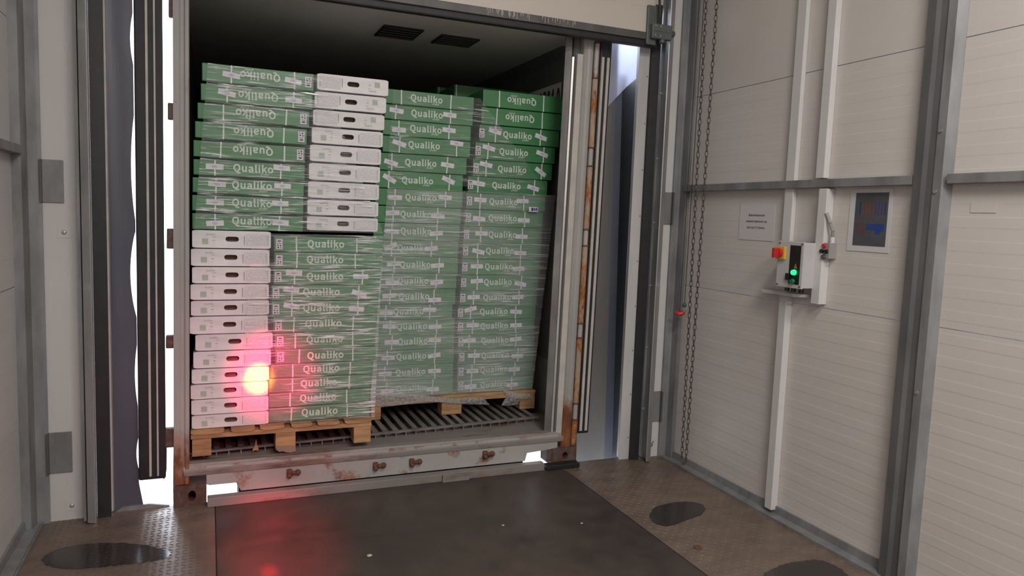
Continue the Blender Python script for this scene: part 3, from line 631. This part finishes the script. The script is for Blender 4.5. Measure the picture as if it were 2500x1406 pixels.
# walls, ceiling and end
WX = 2.20
cp(MB().box(WX, WX+.07, YC+.13, 16, .19, CZ+.05), 'side_wall', M['liner'])
cp(MB().box(WX-.006, WX, YC+.30, 16, .25, .62), 'scuff_plate', M['alu_dk'])
cp(MB().bbox(WX-.012, WX, 4.47, 4.50, .52, .78, .004), 'wall_strap', M['galv_dk'])
cp(MB().box(-.185, -.150, YC+.065, 16, .06, CZ+.05), 'side_wall', M['liner'])
cp(MB().box(-.19, 2.25, YC+.10, 16, 2.762, 2.86), 'container_ceiling', M['liner_top'])
cp(MB().box(-.19, 2.25, YC, YC+.16, 2.80, 2.92), 'door_header', M['steel_paint'])
cp(MB().box(-.19, 2.25, 11.8, 11.9, .2, 2.9), 'end_wall', M['liner'])
cp(MB().prism([(WX-.001, 2.70), (WX-.001, 2.762), (WX-.06, 2.762)], 'y', YC+.35, 16), 'ceiling_cove', M['liner'])
for a_ in (((935, 62), (1033, 72), (1010, 93), (920, 85)), ((1075, 85), (1170, 95), (1145, 112), (1060, 103))):
    P4 = [onz(p, 2.762) for p in a_]; xa = min(p.x for p in P4); xb = max(p.x for p in P4); ya = min(p.y for p in P4); yb = max(p.y for p in P4)
    v_ = MB().box(xa, xb, ya, yb, 2.752, 2.7615)
    o = cp(v_, 'ceiling_vent', M['rubber'], nolean=True)
    for k in range(5):
        t = ya+(yb-ya)*(k+.5)/5; cp(MB().box(xa+.01, xb-.01, t-.004, t+.004, 2.749, 2.752), 'vent_slat', M['galv_dk'], o, nolean=True)
# number plate on the right inner wall
XP = WX-.004+LEAN*2.45
q = onx((1371, 200), XP)
npl = MB().box(XP-.002, XP, q.y, q.y+.95, q.z-.19, q.z).build('number_plate', M['paper'], ct); npl.location = at(ct)
for t, px in (('0', 1364), ('4', 1350), ('6', 1340), ('5', 1331), ('2', 1322), ('9', 1314)):
    me = text_mesh(t, .2, M['print_k'], 'digit', .004, ext=.0004); zs_ = [v.co.z for v in me.vertices]; k = .165/(max(zs_)-min(zs_))
    o = link('digit', me, npl); o.rotation_euler = (0, 0, -math.pi/2); o.scale = (k*.55, 1, k)
    o.location = (XP-.0025, onx((px, 215), XP).y, q.z-.030-max(zs_)*k)
# open doors folded back along the sides, seen edge on
def cdoor(x0, x1, strips, zb0, zt, gap, L=.016):
    d = cp(MB().prism([(x0+.01, YC+.045), (x1-.016, YC+.045), (x1-.04-gap, YC+1.22), (x0+.02-gap, YC+1.22)], 'z', zb0+.02, zt), 'container_door', M['steel_paint'], L=L)
    cp(MB().bbox(x0, x1, YC+.01, YC+.05, zb0, zt, .008), 'gasket', M['rubber'], d, L=L)
    for a_, b_ in strips: cp(MB().box(a_, b_, YC+.004, YC+.012, zb0+.02, min(zt-.02, 2.64) if a_ > 1 else zt-.02), 'gasket_strip', M['cream'], d, L=L)
    return d
dl = cdoor(-.345, -.216, ((-.294, -.283), (-.257, -.249)), .16, 2.80, .17, .002)
cp(MB().prism([(-.335, .30), (-.30, .19), (-.26, .185), (-.226, .155), (-.216, .20), (-.216, .32)], 'y', YC+.012, YC+.04), 'torn_gasket', M['rubber'], dl)
XA = [px5(p, YC+.02) for p in (1442, 1444, 1451, 1458, 1464, 1467)]
dr = cdoor(XA[0]+.002, XA[5]+.006, ((XA[1]+.004, XA[2]+.001), (XA[3], XA[4])), .20, 2.78, 0)
for z0, z1 in ((2.555, 2.80), (2.045, 2.13), (1.385, 1.49), (.86, .93), (.325, .43)):
    cp(MB().bbox(-.224, -.166, YC+.012, YC+.05, z0, z1, .006), 'door_hinge', M['casting'])
# ================================================================== PALLETS
def pallet(x0, x1, yf, zb, depth, zdeck, label, left, kids):
    r = empty('pallet', ((x0+x1)/2, yf, zb)); tag(r, label, 'pallet', 'wooden pallets under the load')
    for bx0, bx1, dz in kids: 
        for yy in (yf, yf+depth/2-.05, yf+depth-.1):
            PB(MB().bbox(bx0, bx1, yy, yy+.10, zb+dz, zdeck-.045, .004), 'block', M['wood'], r)
    PB(MB().bbox(x0, x1, yf-.004, yf+.10, zdeck-.045, zdeck-.020, .003), 'stringer', M['wood'], r)
    for yy in (yf+depth/2-.05, yf+depth-.1): PB(MB().bbox(x0, x1, yy, yy+.10, zdeck-.045, zdeck-.020, .003), 'stringer', M['wood'], r)
    if left:
        xs = [(-.094, .075), (.11, .235), (.262, .392), (.43, .545), (.575, .70), (.73, .888)]
        for a_, b_ in xs: PB(MB().prism([(a_, zdeck), (b_, zdeck), (b_-.002, zdeck-.012), (b_-.022, zdeck-.020), (a_+.018, zdeck-.020), (a_, zdeck-.011)], 'y', yf-.012, yf+depth), 'deck_board', M['wood'], r)
    else:
        for k in range(7):
            yy = yf-.004+k*depth/7; PB(MB().bbox(x0-.006, x1+.004, yy, yy+.12, zdeck-.020, zdeck, .003), 'deck_board', M['wood'], r)
    return r
PL = pallet(-.094, .888, 4.215, .252, 1.18, .395, 'wooden pallet under the near left stack of cartons', True, ((-.088, .010, -.0), (.345, .455, -.0), (.785, .886, .0)))
PB(MB().prism([(.350, .275), (.452, .270), (.456, .240), (.430, .233), (.405, .236), (.385, .246), (.365, .244), (.350, .256)], 'y', 4.200, 4.208), 'torn_wrapper', M['brown'], PL)
PB(MB().prism([(.225, .232), (.262, .232), (.252, .262), (.246, .30), (.240, .262)], 'y', 4.30, 4.306), 'torn_wrapper', M['wood'], PL)
PR = pallet(.978, 2.155, 4.665, .252, 1.0, .388, 'wooden pallet under the right stack, standing further back', False, ((.980, 1.045, 0), (1.462, 1.605, 0), (2.04, 2.158, 0)))
# ================================================================== CARTONS
def q_lettering(size, mat, off): return text_mesh('Qualiko', size, mat, 'lettering', off, spacing=1.04)
T_big = q_lettering(.0475, M['print_w'], .00055); T_small = None
wl_ = max(v.co.x for v in T_big.vertices)-min(v.co.x for v in T_big.vertices)
T_ar = text_mesh('\uFEE3'[:0]+'\uFEEE\uFEDC\uFEF4\uFEDF\uFE8D\uFEEE\uFEDB', .019, M['print_w'], 'arabic_lettering', .0004, font=FONT_AR)
T_wh = q_lettering(.031, M['print_g'], .0002)
T_wa = text_mesh('\uFEEE\uFEDC\uFEF4\uFEDF\uFE8D\uFEEE\uFEDB', .009, M['print_g'], 'arabic_lettering', .0002, font=FONT_AR)
T_ha = text_mesh('Halal', .016, M['print_g'], 'halal_lettering', .0003)
T_kg = text_mesh('15 kg', .009, M['print_g'], 'small_lettering', .0001)
S_sticker = MB().bbox(-.044, .044, -.0012, 0, -.0145, .0145, .0005).mesh('label_sticker', M['sticker'])
mb = MB(); n = 18
mb.add([(.0125*math.cos(i*2*math.pi/n)*(1 if i % 9 else 1.35), -.0015, .0075*math.sin(i*2*math.pi/n)) for i in range(n)]+[(.009*math.cos(i*2*math.pi/n), -.0015, .005*math.sin(i*2*math.pi/n)) for i in range(n)], [(i, (i+1) % n, n+(i+1) % n, n+i) for i in range(n)])
mb.add([(-.006, -.0015, -.003), (.006, -.0015, -.003), (.002, -.0015, .004), (-.003, -.0015, .003)], [(0, 1, 2, 3)])
S_stamp = mb.mesh('stamp', M['stamp'])
S_icons_bg = MB().box(-.019, .019, -.0008, 0, -.030, .030).mesh('handling_panel', M['sticker'])
mb = MB()
for x0, x1, z0, z1 in ((-.0185, .0185, .028, .0295), (-.0185, .0185, -.0295, -.028), (-.0185, -.017, -.0295, .0295), (.017, .0185, -.0295, .0295), (-.012, .012, .004, .007)): mb.box(x0, x1, -.0014, -.0008, z0, z1)
mb.add([(-.013, -.0014, .017), (-.004, -.0014, .022), (.006, -.0014, .021), (.013, -.0014, .017), (.005, -.0014, .013), (-.004, -.0014, .012)], [tuple(range(6))])
for cx, cz, r_ in ((-.008, -.006, .005), (.006, -.008, .0055), (-.006, -.019, .006), (.008, -.020, .004)):
    mb.add([(cx+r_*math.cos(k*math.pi/3+.4), -.0014, cz+r_*math.sin(k*math.pi/3+.4)) for k in range(6)], [tuple(range(6))])
S_icons = mb.mesh('handling_marks', M['print_k'])
S_square = MB().box(-.015, .015, -.0008, 0, -.015, .015).mesh('green_square', M['print_sq'])
S_fine = MB().box(-.060, .060, -.0006, 0, -.032, .032).mesh('fine_print_panel', M['fine'])
mb = MB()
for k in range(9): mb.box(-.0018, .0018, -.0009, 0, -.024+k*.0055, -.021+k*.0055)
S_line = mb.mesh('dashed_line', M['print_k'])
mb = MB()
for k in range(14): mb.box(-.004+.0012*(k % 3), .004, -.0009, 0, -.026+k*.0038, -.0245+k*.0038)
S_bar = mb.mesh('side_print', M['print_g'])
GW = .285; gm = {}
def green_mesh(hh):
    k = round(hh, 3)
    if k not in gm:
        h2 = k/2; mb = MB().bbox(-GW, GW, 0, .39, -h2, h2, .004)
        gm[k] = mb.mesh('board_body', M['green'])
    return gm[k]
wm = {}
def white_mesh(hh):
    k = round(hh, 3)
    if k in wm: return wm[k]
    h2 = k/2; w2 = .200; rc_ = .008; n = 72; outer = []
    # rounded rectangle outline and an oval hand hole, bridged
    for i in range(n):
        t = (i+.5)*2*math.pi/n; c, s_ = math.cos(t), math.sin(t); kx = 1/max(abs(c), abs(s_))
        x, z = w2*c*kx, h2*s_*kx; ax, az = w2-rc_, h2-rc_
        if abs(x) > ax and abs(z) > az:
            dx, dz = abs(x)-ax, abs(z)-az; L = math.hypot(dx, dz); x = math.copysign(ax+dx/L*rc_, x); z = math.copysign(az+dz/L*rc_, z)
        outer.append((x, z))
    hw, hh_ = .034, .014; inner = []
    for x, z in outer:
        t = math.atan2(z/h2, x/w2); c, s_ = math.cos(t), math.sin(t)
        cx = math.copysign(hw-hh_, c)*(1 if abs(c) > .35 else abs(c)/.35)
        inner.append((cx+hh_*c*(1.0), hh_*s_+0))
    inner = [(x+.0, z+.002) for x, z in inner]
    mb = MB()
    vs = [(x*.993, .0, z*.985) for x, z in outer]+[(x, .003, z) for x, z in outer]+[(x, .58, z) for x, z in outer]+[(x, .0, z) for x, z in inner]+[(x*.96, .006, z*.92) for x, z in inner]
    F_ = []
    for i in range(n):
        j = (i+1) % n
        F_ += [(i, j, n+j, n+i), (n+i, n+j, 2*n+j, 2*n+i), (i, 3*n+i, 3*n+j, j), (3*n+i, 4*n+i, 4*n+j, 3*n+j)]
    F_.append(tuple(2*n+i for i in range(n)))
    mb.add(vs, F_); a = mb.mesh('board_body', M['whiteboard'])
    b = MB().box(-.05, .05, .05, .054, -.03, .034).mesh('hole_flap', M['brown'])
    wm[k] = (a, b); return wm[k]
ORD = ['top', 'second', 'third', 'fourth', 'fifth', 'sixth', 'seventh', 'eighth', 'ninth', 'tenth', 'eleventh', 'twelfth', 'thirteenth', 'fourteenth', 'fifteenth', 'sixteenth', 'seventeenth', 'eighteenth', 'bottom']
def green(cx, y, cz, hh, inv, logo, stick, icon, straps, label, group, yaw=0.0, icon_side=-1, sticks_z=0):
    r = empty('carton', (cx, y, cz-hh/2)); tag(r, label, 'carton', group); r.rotation_euler = (0, 0, yaw)
    def C_(me, name, x, z, rot=0, dy=-.0008, par=None, sc=None):
        o = link(name, me, par or r, (x, dy, z+hh/2), (0, rot, 0))
        if sc: o.scale = sc
        return o
    o = link('board_body', green_mesh(hh), r, (0, 0, hh/2))
    lx, lz = logo; k = (.205/wl_)
    g = math.pi if inv else 0
    C_(T_big, 'lettering', lx, lz, g, -.0010, sc=(k, 1, k*.98))
    C_(T_ar, 'arabic_lettering', lx+(.058 if not inv else -.058), lz+(-.031 if not inv else .031), g, -.0010, sc=(1.45, 1, 1.1))
    for sx in straps:
        o = link('strap', strap_mesh(hh), r, (sx, -.0008, hh/2), (0, random.uniform(-.02, .05), 0))
    if icon is not None:
        o = C_(S_icons_bg, 'handling_panel', icon[0], icon[1], g, -.0008); link('handling_marks', S_icons, o)
    for sx, sz, ra in stick:
        o = C_(S_sticker, 'label_sticker', sx, sz, -math.radians(ra), -.0022); link('stamp', S_stamp, o)
    return r
sm = {}
def strap_mesh(hh):
    k = round(hh, 3)
    if k not in sm: sm[k] = MB().box(-.0038, .0038, -.0007, 0, -k/2, k/2).mesh('strap', M['strap'])
    return sm[k]
def white(cx, y, cz, hh, inv, label, group, yaw=0.0):
    r = empty('carton', (cx, y, cz-hh/2)); tag(r, label, 'carton', group); r.rotation_euler = (0, 0, yaw)
    a, b = white_mesh(hh); g = math.pi if inv else 0; s_ = -1 if inv else 1
    link('board_body', a, r, (0, 0, hh/2)); link('hole_flap', b, r, (0, 0, hh/2))
    for me, nm, x, z in ((T_wh, 'lettering', -.108, .027), (T_wa, 'arabic_lettering', -.090, .013), (S_square, 'green_square', -.135, -.012), (T_ha, 'halal_lettering', -.093, -.006), (T_kg, 'small_lettering', -.092, -.021), (S_line, 'dashed_line', .062, -.004), (S_fine, 'fine_print_panel', .130, .000), (S_bar, 'side_print', .183, .0)):
        k = min(1, hh/.088); o = link(nm, me, r, (x*s_, -.0005, hh/2+z*s_*k), (0, g, 0))
        if nm == 'fine_print_panel': o.scale = (1, 1, k)
    return r
def loc_of(p, y): q = ony(p, y); return q.x, q.z
def yR(z): return 4.69-.105*(z-.4)
def green_column(rows, y, edges, side, width, gname, colname, gap, flip_label=None, names=None):
    # rows: (logo px, logo py, inverted, [stickers], icon) ; edges: px of the outer edge per row
    zc = []; ys = [yR(loc_of(lp[0], 4.6)[1]) if y is None else y for lp in rows]
    for y, lp in zip(ys, rows):
        lx, lz = loc_of(lp[0], y); zc.append(lz+(-.006 if not lp[1] else .006))
    n = len(rows)
    for i in range(n):
        up = (zc[i-1]+zc[i])/2 if i else zc[0]+(zc[0]-zc[1])/2
        dn = (zc[i]+zc[i+1])/2 if i < n-1 else max(.399, zc[i]-(zc[i-1]-zc[i])/2)
        hh = up-dn-gap; cz = (up+dn)/2-gap/2; y = ys[i]
        ex, _ = loc_of((edges[i], rows[i][0][1]), y)
        cx = ex-side*GW
        p, inv, st, ic = rows[i]
        lx, lz = loc_of(p, y)
        stk = [(loc_of((a, b), y)[0]-cx, loc_of((a, b), y)[1]-cz, c) for a, b, c in st]
        stk = [(max(-.245, min(.245, a)), b, c) for a, b, c in stk]
        if ic: icn = (loc_of(ic, y)[0]-cx, 0.0)
        else: icn = None
        if icn: icn = (max(-.27, min(.27, icn[0])), icn[1])
        if len(st) == 2: straps = (stk[0][0]+random.uniform(-.006, .006), stk[1][0]+random.uniform(-.006, .012))
        else: straps = (lx-cx-.155+random.uniform(-.01, .01), lx-cx+.165+random.uniform(-.01, .01))
        nm = (names or ORD)[i]; nm = 'bottom' if i == n-1 else nm
        extra = ', logo upside down' if inv else ''
        green(cx, y+random.uniform(0, .006), cz, hh, inv, (lx-cx, lz-cz), stk, icn, straps, 'green carton, %s in the %s' % (nm, colname)+extra, gname, math.radians(random.uniform(-.25, .25)))
YL = 4.240; YR = 4.690
Acol = [((636, 188), 1, [(565, 183, -7), (716, 198, -9)], (753, 197)), ((631, 237), 1, [(554, 227, -9), (717, 245, -3)], None), ((625, 280), 1, [], (741, 285)),
        ((620, 325), 1, [], (736, 328)), ((618, 370), 1, [], (733, 375)), ((619, 410), 0, [(524, 407, 0), (688, 410, -3)], None), ((615.6, 451), 0, [(530, 449, -2), (690, 454, -1)], None),
        ((615.6, 494), 0, [(525, 494, -3), (684, 497, 0)], None), ((615.6, 538), 0, [(525, 545, 4), (685, 544, -1)], None)]
green_column(Acol, YL, [493, 490, 482, 476, 472, 472, 470, 469, 469], -1, .6, 'green cartons of the near left stack, upper layers', 'upper left part of the near stack', .014)
Dcol = [((796, 594), 0, [], (682, 592)), ((794, 632), 0, [], (682, 632)), ((794, 673), 0, [(718, 666, -4), (881, 675, -1)], (679, 673)), ((785, 711), 0, [(711, 707, -7), (877, 717, -17)], (674, 711)),
        ((785, 749.5), 0, [(712, 747, -10), (870, 754, -3)], (674, 751)), ((790, 788), 0, [], (680, 790)), ((793, 826), 0, [], (684, 828)), ((795, 865), 0, [], (685, 866)), ((785, 898), 0, [], None), ((779, 933), 0, [], None), ((777, 968), 0, [], None), ((781, 1003), 0, [], None)]
green_column(Dcol, YL, [919, 919, 917, 912, 911, 915, 917, 918, 908, 904, 903, 902], 1, .6, 'green cartons of the near left stack, lower layers', 'lower right part of the near stack', .006)
Ecol = [((1042, 240), 0, [], None), ((1043, 277), 0, [(968, 270, -6), (1098, 281, -3)], None), ((1040, 314), 0, [(974, 317, 0), (1096, 318, -3)], None), ((1036, 353), 0, [(975, 350, -15), (1115, 350, -5)], None),
        ((1028, 396), 0, [(955, 397, -14), (1093, 403, -6)], None), ((1020, 439), 0, [(951, 436, -27), (1095, 440, -22)], None), ((1028, 481), 0, [(965, 482, 0), (1087, 482, -2)], None), ((1016, 522), 0, [(959, 520, 4), (1070, 528, -1)], None),
        ((1016, 563), 0, [(958, 565, -3), (1065, 570, 6)], None), ((1009, 604), 0, [(954, 602, 23), (1053, 607, 6)], None), ((1014, 644.5), 0, [(961, 644, 5), (1068, 648, 4)], None), ((1009, 684), 0, [(958, 690, -2), (1066, 689, 5)], None),
        ((1011, 722), 0, [(950, 722, 4), (1061, 732, 2)], None), ((998, 759), 0, [(943, 764, 0), (1049, 756, -2)], None), ((1006, 795.7), 0, [(951, 797, -2), (1062, 798, 0)], None), ((1008, 831.5), 0, [(955, 835, 0), (1061, 830, -2)], None),
        ((1005, 868.5), 0, [(948, 874, 0), (1060, 868, 8)], None), ((1003, 907), 0, [(940, 913, 0), (1061, 906, 0)], None), ((1004, 946), 0, [(945, 955, 0), (1056, 950, -1)], None)]
Ee = [1158, 1155, 1150, 1149, 1140, 1131, 1130, 1126, 1123, 1120, 1118, 1115, 1112, 1105, 1110, 1109, 1109, 1107, 1106]
green_column(Ecol, None, Ee, 1, .6, 'green cartons of the right stack, left column', 'left column of the right stack', .004)
Fcol = [((1275, 249), 1, [], None), ((1270, 291), 1, [], None), ((1264, 329), 0, [(1209, 321, -12), (1321, 335, -16)], (1177, 323)), ((1255, 370), 0, [(1194, 361, -12), (1324, 376, -16)], (1168, 365)),
        ((1251, 412), 0, [(1187, 402, -10), (1320, 420, -32)], (1163, 409)), ((1237, 452), 0, [(1169, 448, -7), (1302, 459, -14)], (1149, 453)), ((1230, 491), 0, [(1173, 488, -2), (1276, 491, 1)], (1147, 488)), ((1228, 531), 0, [(1170, 534, -5), (1279, 538, -1)], (1144, 529)),
        ((1228, 571.5), 0, [(1176, 570, 0), (1274, 578, -1)], (1140, 571)), ((1221, 611), 0, [(1168, 614, -12), (1270, 618, -3)], (1137, 612)), ((1218, 649.5), 0, [(1164, 650, 0), (1266, 656, 2)], (1135, 651)), ((1216, 687), 0, [(1164, 686, 4), (1270, 693, -10)], (1132, 689)),
        ((1214, 724), 0, [(1156, 725, 2), (1264, 725, 3)], (1130, 727)), ((1206, 759), 0, [(1149, 755, 14), (1260, 761, -4)], (1122, 761)), ((1207, 794), 0, [(1154, 794, 0), (1260, 794, 0)], (1125, 795)), ((1209, 829.5), 0, [(1147, 831, 4), (1259, 828, 6)], (1126, 832)),
        ((1209, 865.5), 0, [(1157, 868, 0), (1263, 869, 0)], (1128, 871)), ((1207, 901), 0, [(1154, 906, 0), (1256, 902, 2)], (1126, 907)), ((1206, 936.6), 0, [(1148, 943, 3), (1250, 939, 2)], (1125, 943))]
Fe = [1376, 1371, 1366, 1356, 1349, 1337, 1332, 1327, 1324, 1321, 1318, 1315, 1311, 1308, 1305, 1305, 1303, 1302, 1300]
green_column(Fcol, None, Fe, 1, .6, 'green cartons of the right stack, right column', 'right column of the right stack', .004)
def white_column(tops, lefts, px_x, y, gname, colname, invs, gap):
    zs = [loc_of((px_x[i] if i < len(px_x) else px_x[-1], t), y)[1] for i, t in enumerate(tops)]
    n = len(tops)-1
    for i in range(n):
        ex, _ = loc_of((lefts[i], tops[i]+20), y); hh = zs[i]-zs[i+1]-gap; cz = zs[i]-hh/2
        nm = 'top' if i == 0 else 'bottom' if i == n-1 else ORD[i]
        white(ex+.199, y+random.uniform(0, .012), cz, round(hh, 3), i in invs, 'white carton with hand hole, %s in %s' % (nm, colname)+(', print inverted' if i in invs else ''), gname, math.radians(random.uniform(-.8, .8)))
white_column([177.4, 222, 266, 309, 352, 397, 442, 486, 528, 566], [775, 769, 765, 762, 757, 755, 753, 751, 750], [775, 769, 765, 762, 757, 755, 753, 751, 750, 750], YL-.006, 'white cartons of the near left stack, upper layers', 'upper right part of near stack', (0, 1, 2), .010)
white_column([561, 607, 652, 694, 735, 774, 818, 860, 903, 941, 978, 1017, 1051], [469, 466, 469, 465, 466, 463.5, 477, 472, 468, 465.5, 467, 468], [469, 466, 469, 465, 466, 463, 477, 472, 468, 465, 467, 468, 468], YL-.004, 'white cartons of the near left stack, lower layers', 'lower left part of near stack', (), .005)
# cartons of the next pallet, just showing over the top
for (px, py, yy, lab) in ((1089, 214, 5.56, 'dark green carton peeking out behind the left column of right stack'), (1120, 207, 5.12, 'green carton showing behind the gap between the right stack columns')):
    q = ony((px, py), yy)
    green(min(q.x+.29, 1.92), yy, q.z-.045, .09, 0, (0, 0), [], None, (-.27,), lab, 'cartons of the pallet behind')
# ================================================================== STRETCH FILM
def film_sheet(name, pts, y, mat, label, nx=40, nz=60, amp=.003, tilt=0):
    # pts: world x-left/right at bottom and top, z0, z1
    xa0, xa1, xb0, xb1, z0, z1 = pts; vs = []; fs = []
    for j in range(nz+1):
        t = j/nz
        for i in range(nx+1):
            u = i/nx; x = (xa0+(xa1-xa0)*u)*(1-t)+(xb0+(xb1-xb0)*u)*t; z = z0+(z1-z0)*t
            vs.append((x, (yR(z)-.014 if tilt else y)+amp*math.sin(z*67+x*3)+amp*.5*math.sin(z*143+x*9), z))
    for j in range(nz):
        for i in range(nx): k = j*(nx+1)+i; fs.append((k, k+1, k+nx+2, k+nx+1))
    o = MB().add(vs, fs).build(name, mat, smooth=False)
    for p in o.data.polygons: p.use_smooth = True
    return tag(o, label, 'film', 'stretch film round the stacks')
XLf = lambda px, py, y: ony((px, py), y).x
film_sheet('stretch_film', (-.07, .94, -.0, .57, 1.49, 2.355), YL-.016, M['film_a'], 'clear wrinkled film across the upper half of the near stack')
film_sheet('stretch_film', (.15, .908, .22, .94, .40, 1.475), YL-.016, M['film_d'], 'creased film around lower half of the near stack')
film_sheet('stretch_film', (.975, 2.14, 1.03, 2.19, .392, 1.770), YR-.012, M['film_m'], 'milky film over the lower two thirds of the right stack', tilt=1)
film_sheet('stretch_film', (1.02, 2.12, 1.04, 1.60, 1.80, 2.355), YR-.012, M['film_e'], 'thin glossy film over the top layers of the right stack', tilt=1)
# loose film hanging under the right stack
def rag(pts, y, label):
    vs = [ony(p, y) for p in pts]; n_ = len(vs); c = sum(vs, Vector())/n_; c.y -= .02
    mb = MB().add([tuple(v) for v in vs]+[tuple(c)], [(i, (i+1) % n_, n_) for i in range(n_)])
    return tag(mb.build('film_rag', M['rag']), label, 'film')
s = NT('crumpled_film'); tpn = s.node('ShaderNodeBsdfTransparent'); mxn = s.node('ShaderNodeMixShader'); nn = s.noise(s.coord(), 60, 4)
s.set(Base_Color=(.62, .62, .62), Roughness=.3); s.bump(nn, 1.0, .02); s.l.new(s.ramp(nn, [(.3, .25), (.7, .7)]), mxn.inputs[0]); s.l.new(tpn.outputs[0], mxn.inputs[1]); s.l.new(s.b.outputs[0], mxn.inputs[2]); s.l.new(mxn.outputs[0], s.n['Material Output'].inputs[0]); M['rag'] = s.m
YG = YR-.045
rag([(1225, 950), (1262, 960), (1300, 962), (1300, 972), (1270, 975), (1262, 988), (1240, 990), (1224, 990), (1232, 975), (1238, 968)], YG, 'crumpled piece of loose film hanging at right end of the right pallet')
rag([(905, 960), (1000, 962), (1100, 972), (1180, 970), (1195, 988), (1130, 987), (1105, 976), (1000, 982), (930, 994), (905, 992)], YG+.01, 'loose film draped over the front board of the right pallet')
q = ony((1303, 511), yR(1.72)-.02); tag(MB().box(q.x-.036, q.x+.032, q.y, q.y+.001, q.z-.017, q.z+.015).build('blue_mark_label', M['sticker']), 'small label with blue marks stuck on film of right stack', 'label')
o = MB().box(q.x-.018, q.x-.002, q.y-.001, q.y, q.z-.011, q.z+.010).box(q.x+.002, q.x+.014, q.y-.001, q.y, q.z-.009, q.z+.008).box(q.x+.018, q.x+.027, q.y-.001, q.y, q.z-.010, q.z+.011).build('blue_marks', plain('blue_ink', (.03, .04, .20), .5), bpy.data.objects['blue_mark_label'])
# ================================================================== FLOOR MARKS
def puddle(pts, label, z=.0023):
    P = [onz(p, 0) for p in pts]; n = len(P); fine = []
    for i in range(n):                                    # Catmull-Rom outline with small wobble
        p0, p1, p2, p3 = P[i-1], P[i], P[(i+1) % n], P[(i+2) % n]
        for k in range(8):
            t = k/8; q = .5*((2*p1)+(-p0+p2)*t+(2*p0-5*p1+4*p2-p3)*t*t+(-p0+3*p1-3*p2+p3)*t**3)
            fine.append((q.x+random.uniform(-.004, .004), q.y+random.uniform(-.006, .006)))
    m = len(fine); mb = MB().add([(x, y, z) for x, y in fine]+[(x, y, .0001) for x, y in fine], [tuple(range(m))]+[(i, (i+1) % m, m+(i+1) % m, m+i) for i in range(m)])
    return tag(mb.build('wet_patch', M['wet']), label, 'stain', 'dark wet patches on the floor')
puddle([(104, 1362), (150, 1338), (240, 1326), (330, 1328), (400, 1342), (415, 1356), (370, 1370), (290, 1380), (200, 1388), (125, 1384)], 'long dark wet patch on the left floor plate', .0013)
puddle([(1586, 1262), (1600, 1240), (1650, 1226), (1700, 1228), (1722, 1240), (1708, 1258), (1670, 1272), (1630, 1284), (1600, 1278)], 'dark wet patch on the floor near the right wall, further from viewer')
puddle([(1860, 1412), (1905, 1382), (1960, 1370), (2000, 1368), (2035, 1380), (2062, 1398), (2075, 1430), (1950, 1450)], 'dark wet patch at the bottom edge near the wide wall post')
for k, (p, lab) in enumerate((((902, 1357), 'crumb of pale debris on the leveller left of centre'), ((1420, 1278), 'pale crumb on the leveller, farther right'), ((1228, 1283), 'tiny pale crumb on the middle of the leveller'))):
    q = onz(p, .003); mb = MB().ball((q.x, q.y, .005), .006 if k else .010, sx=1.3, sz=.6); tag(mb.build('debris_crumb', M['cream']), lab, 'debris')
q = onz((1704, 1336), .003); tag(MB().ball((q.x, q.y, .004), .02, sx=1.2, sz=.3).build('debris_crumb', M['rust_dk']), 'dark crumb on the right floor plate', 'debris')
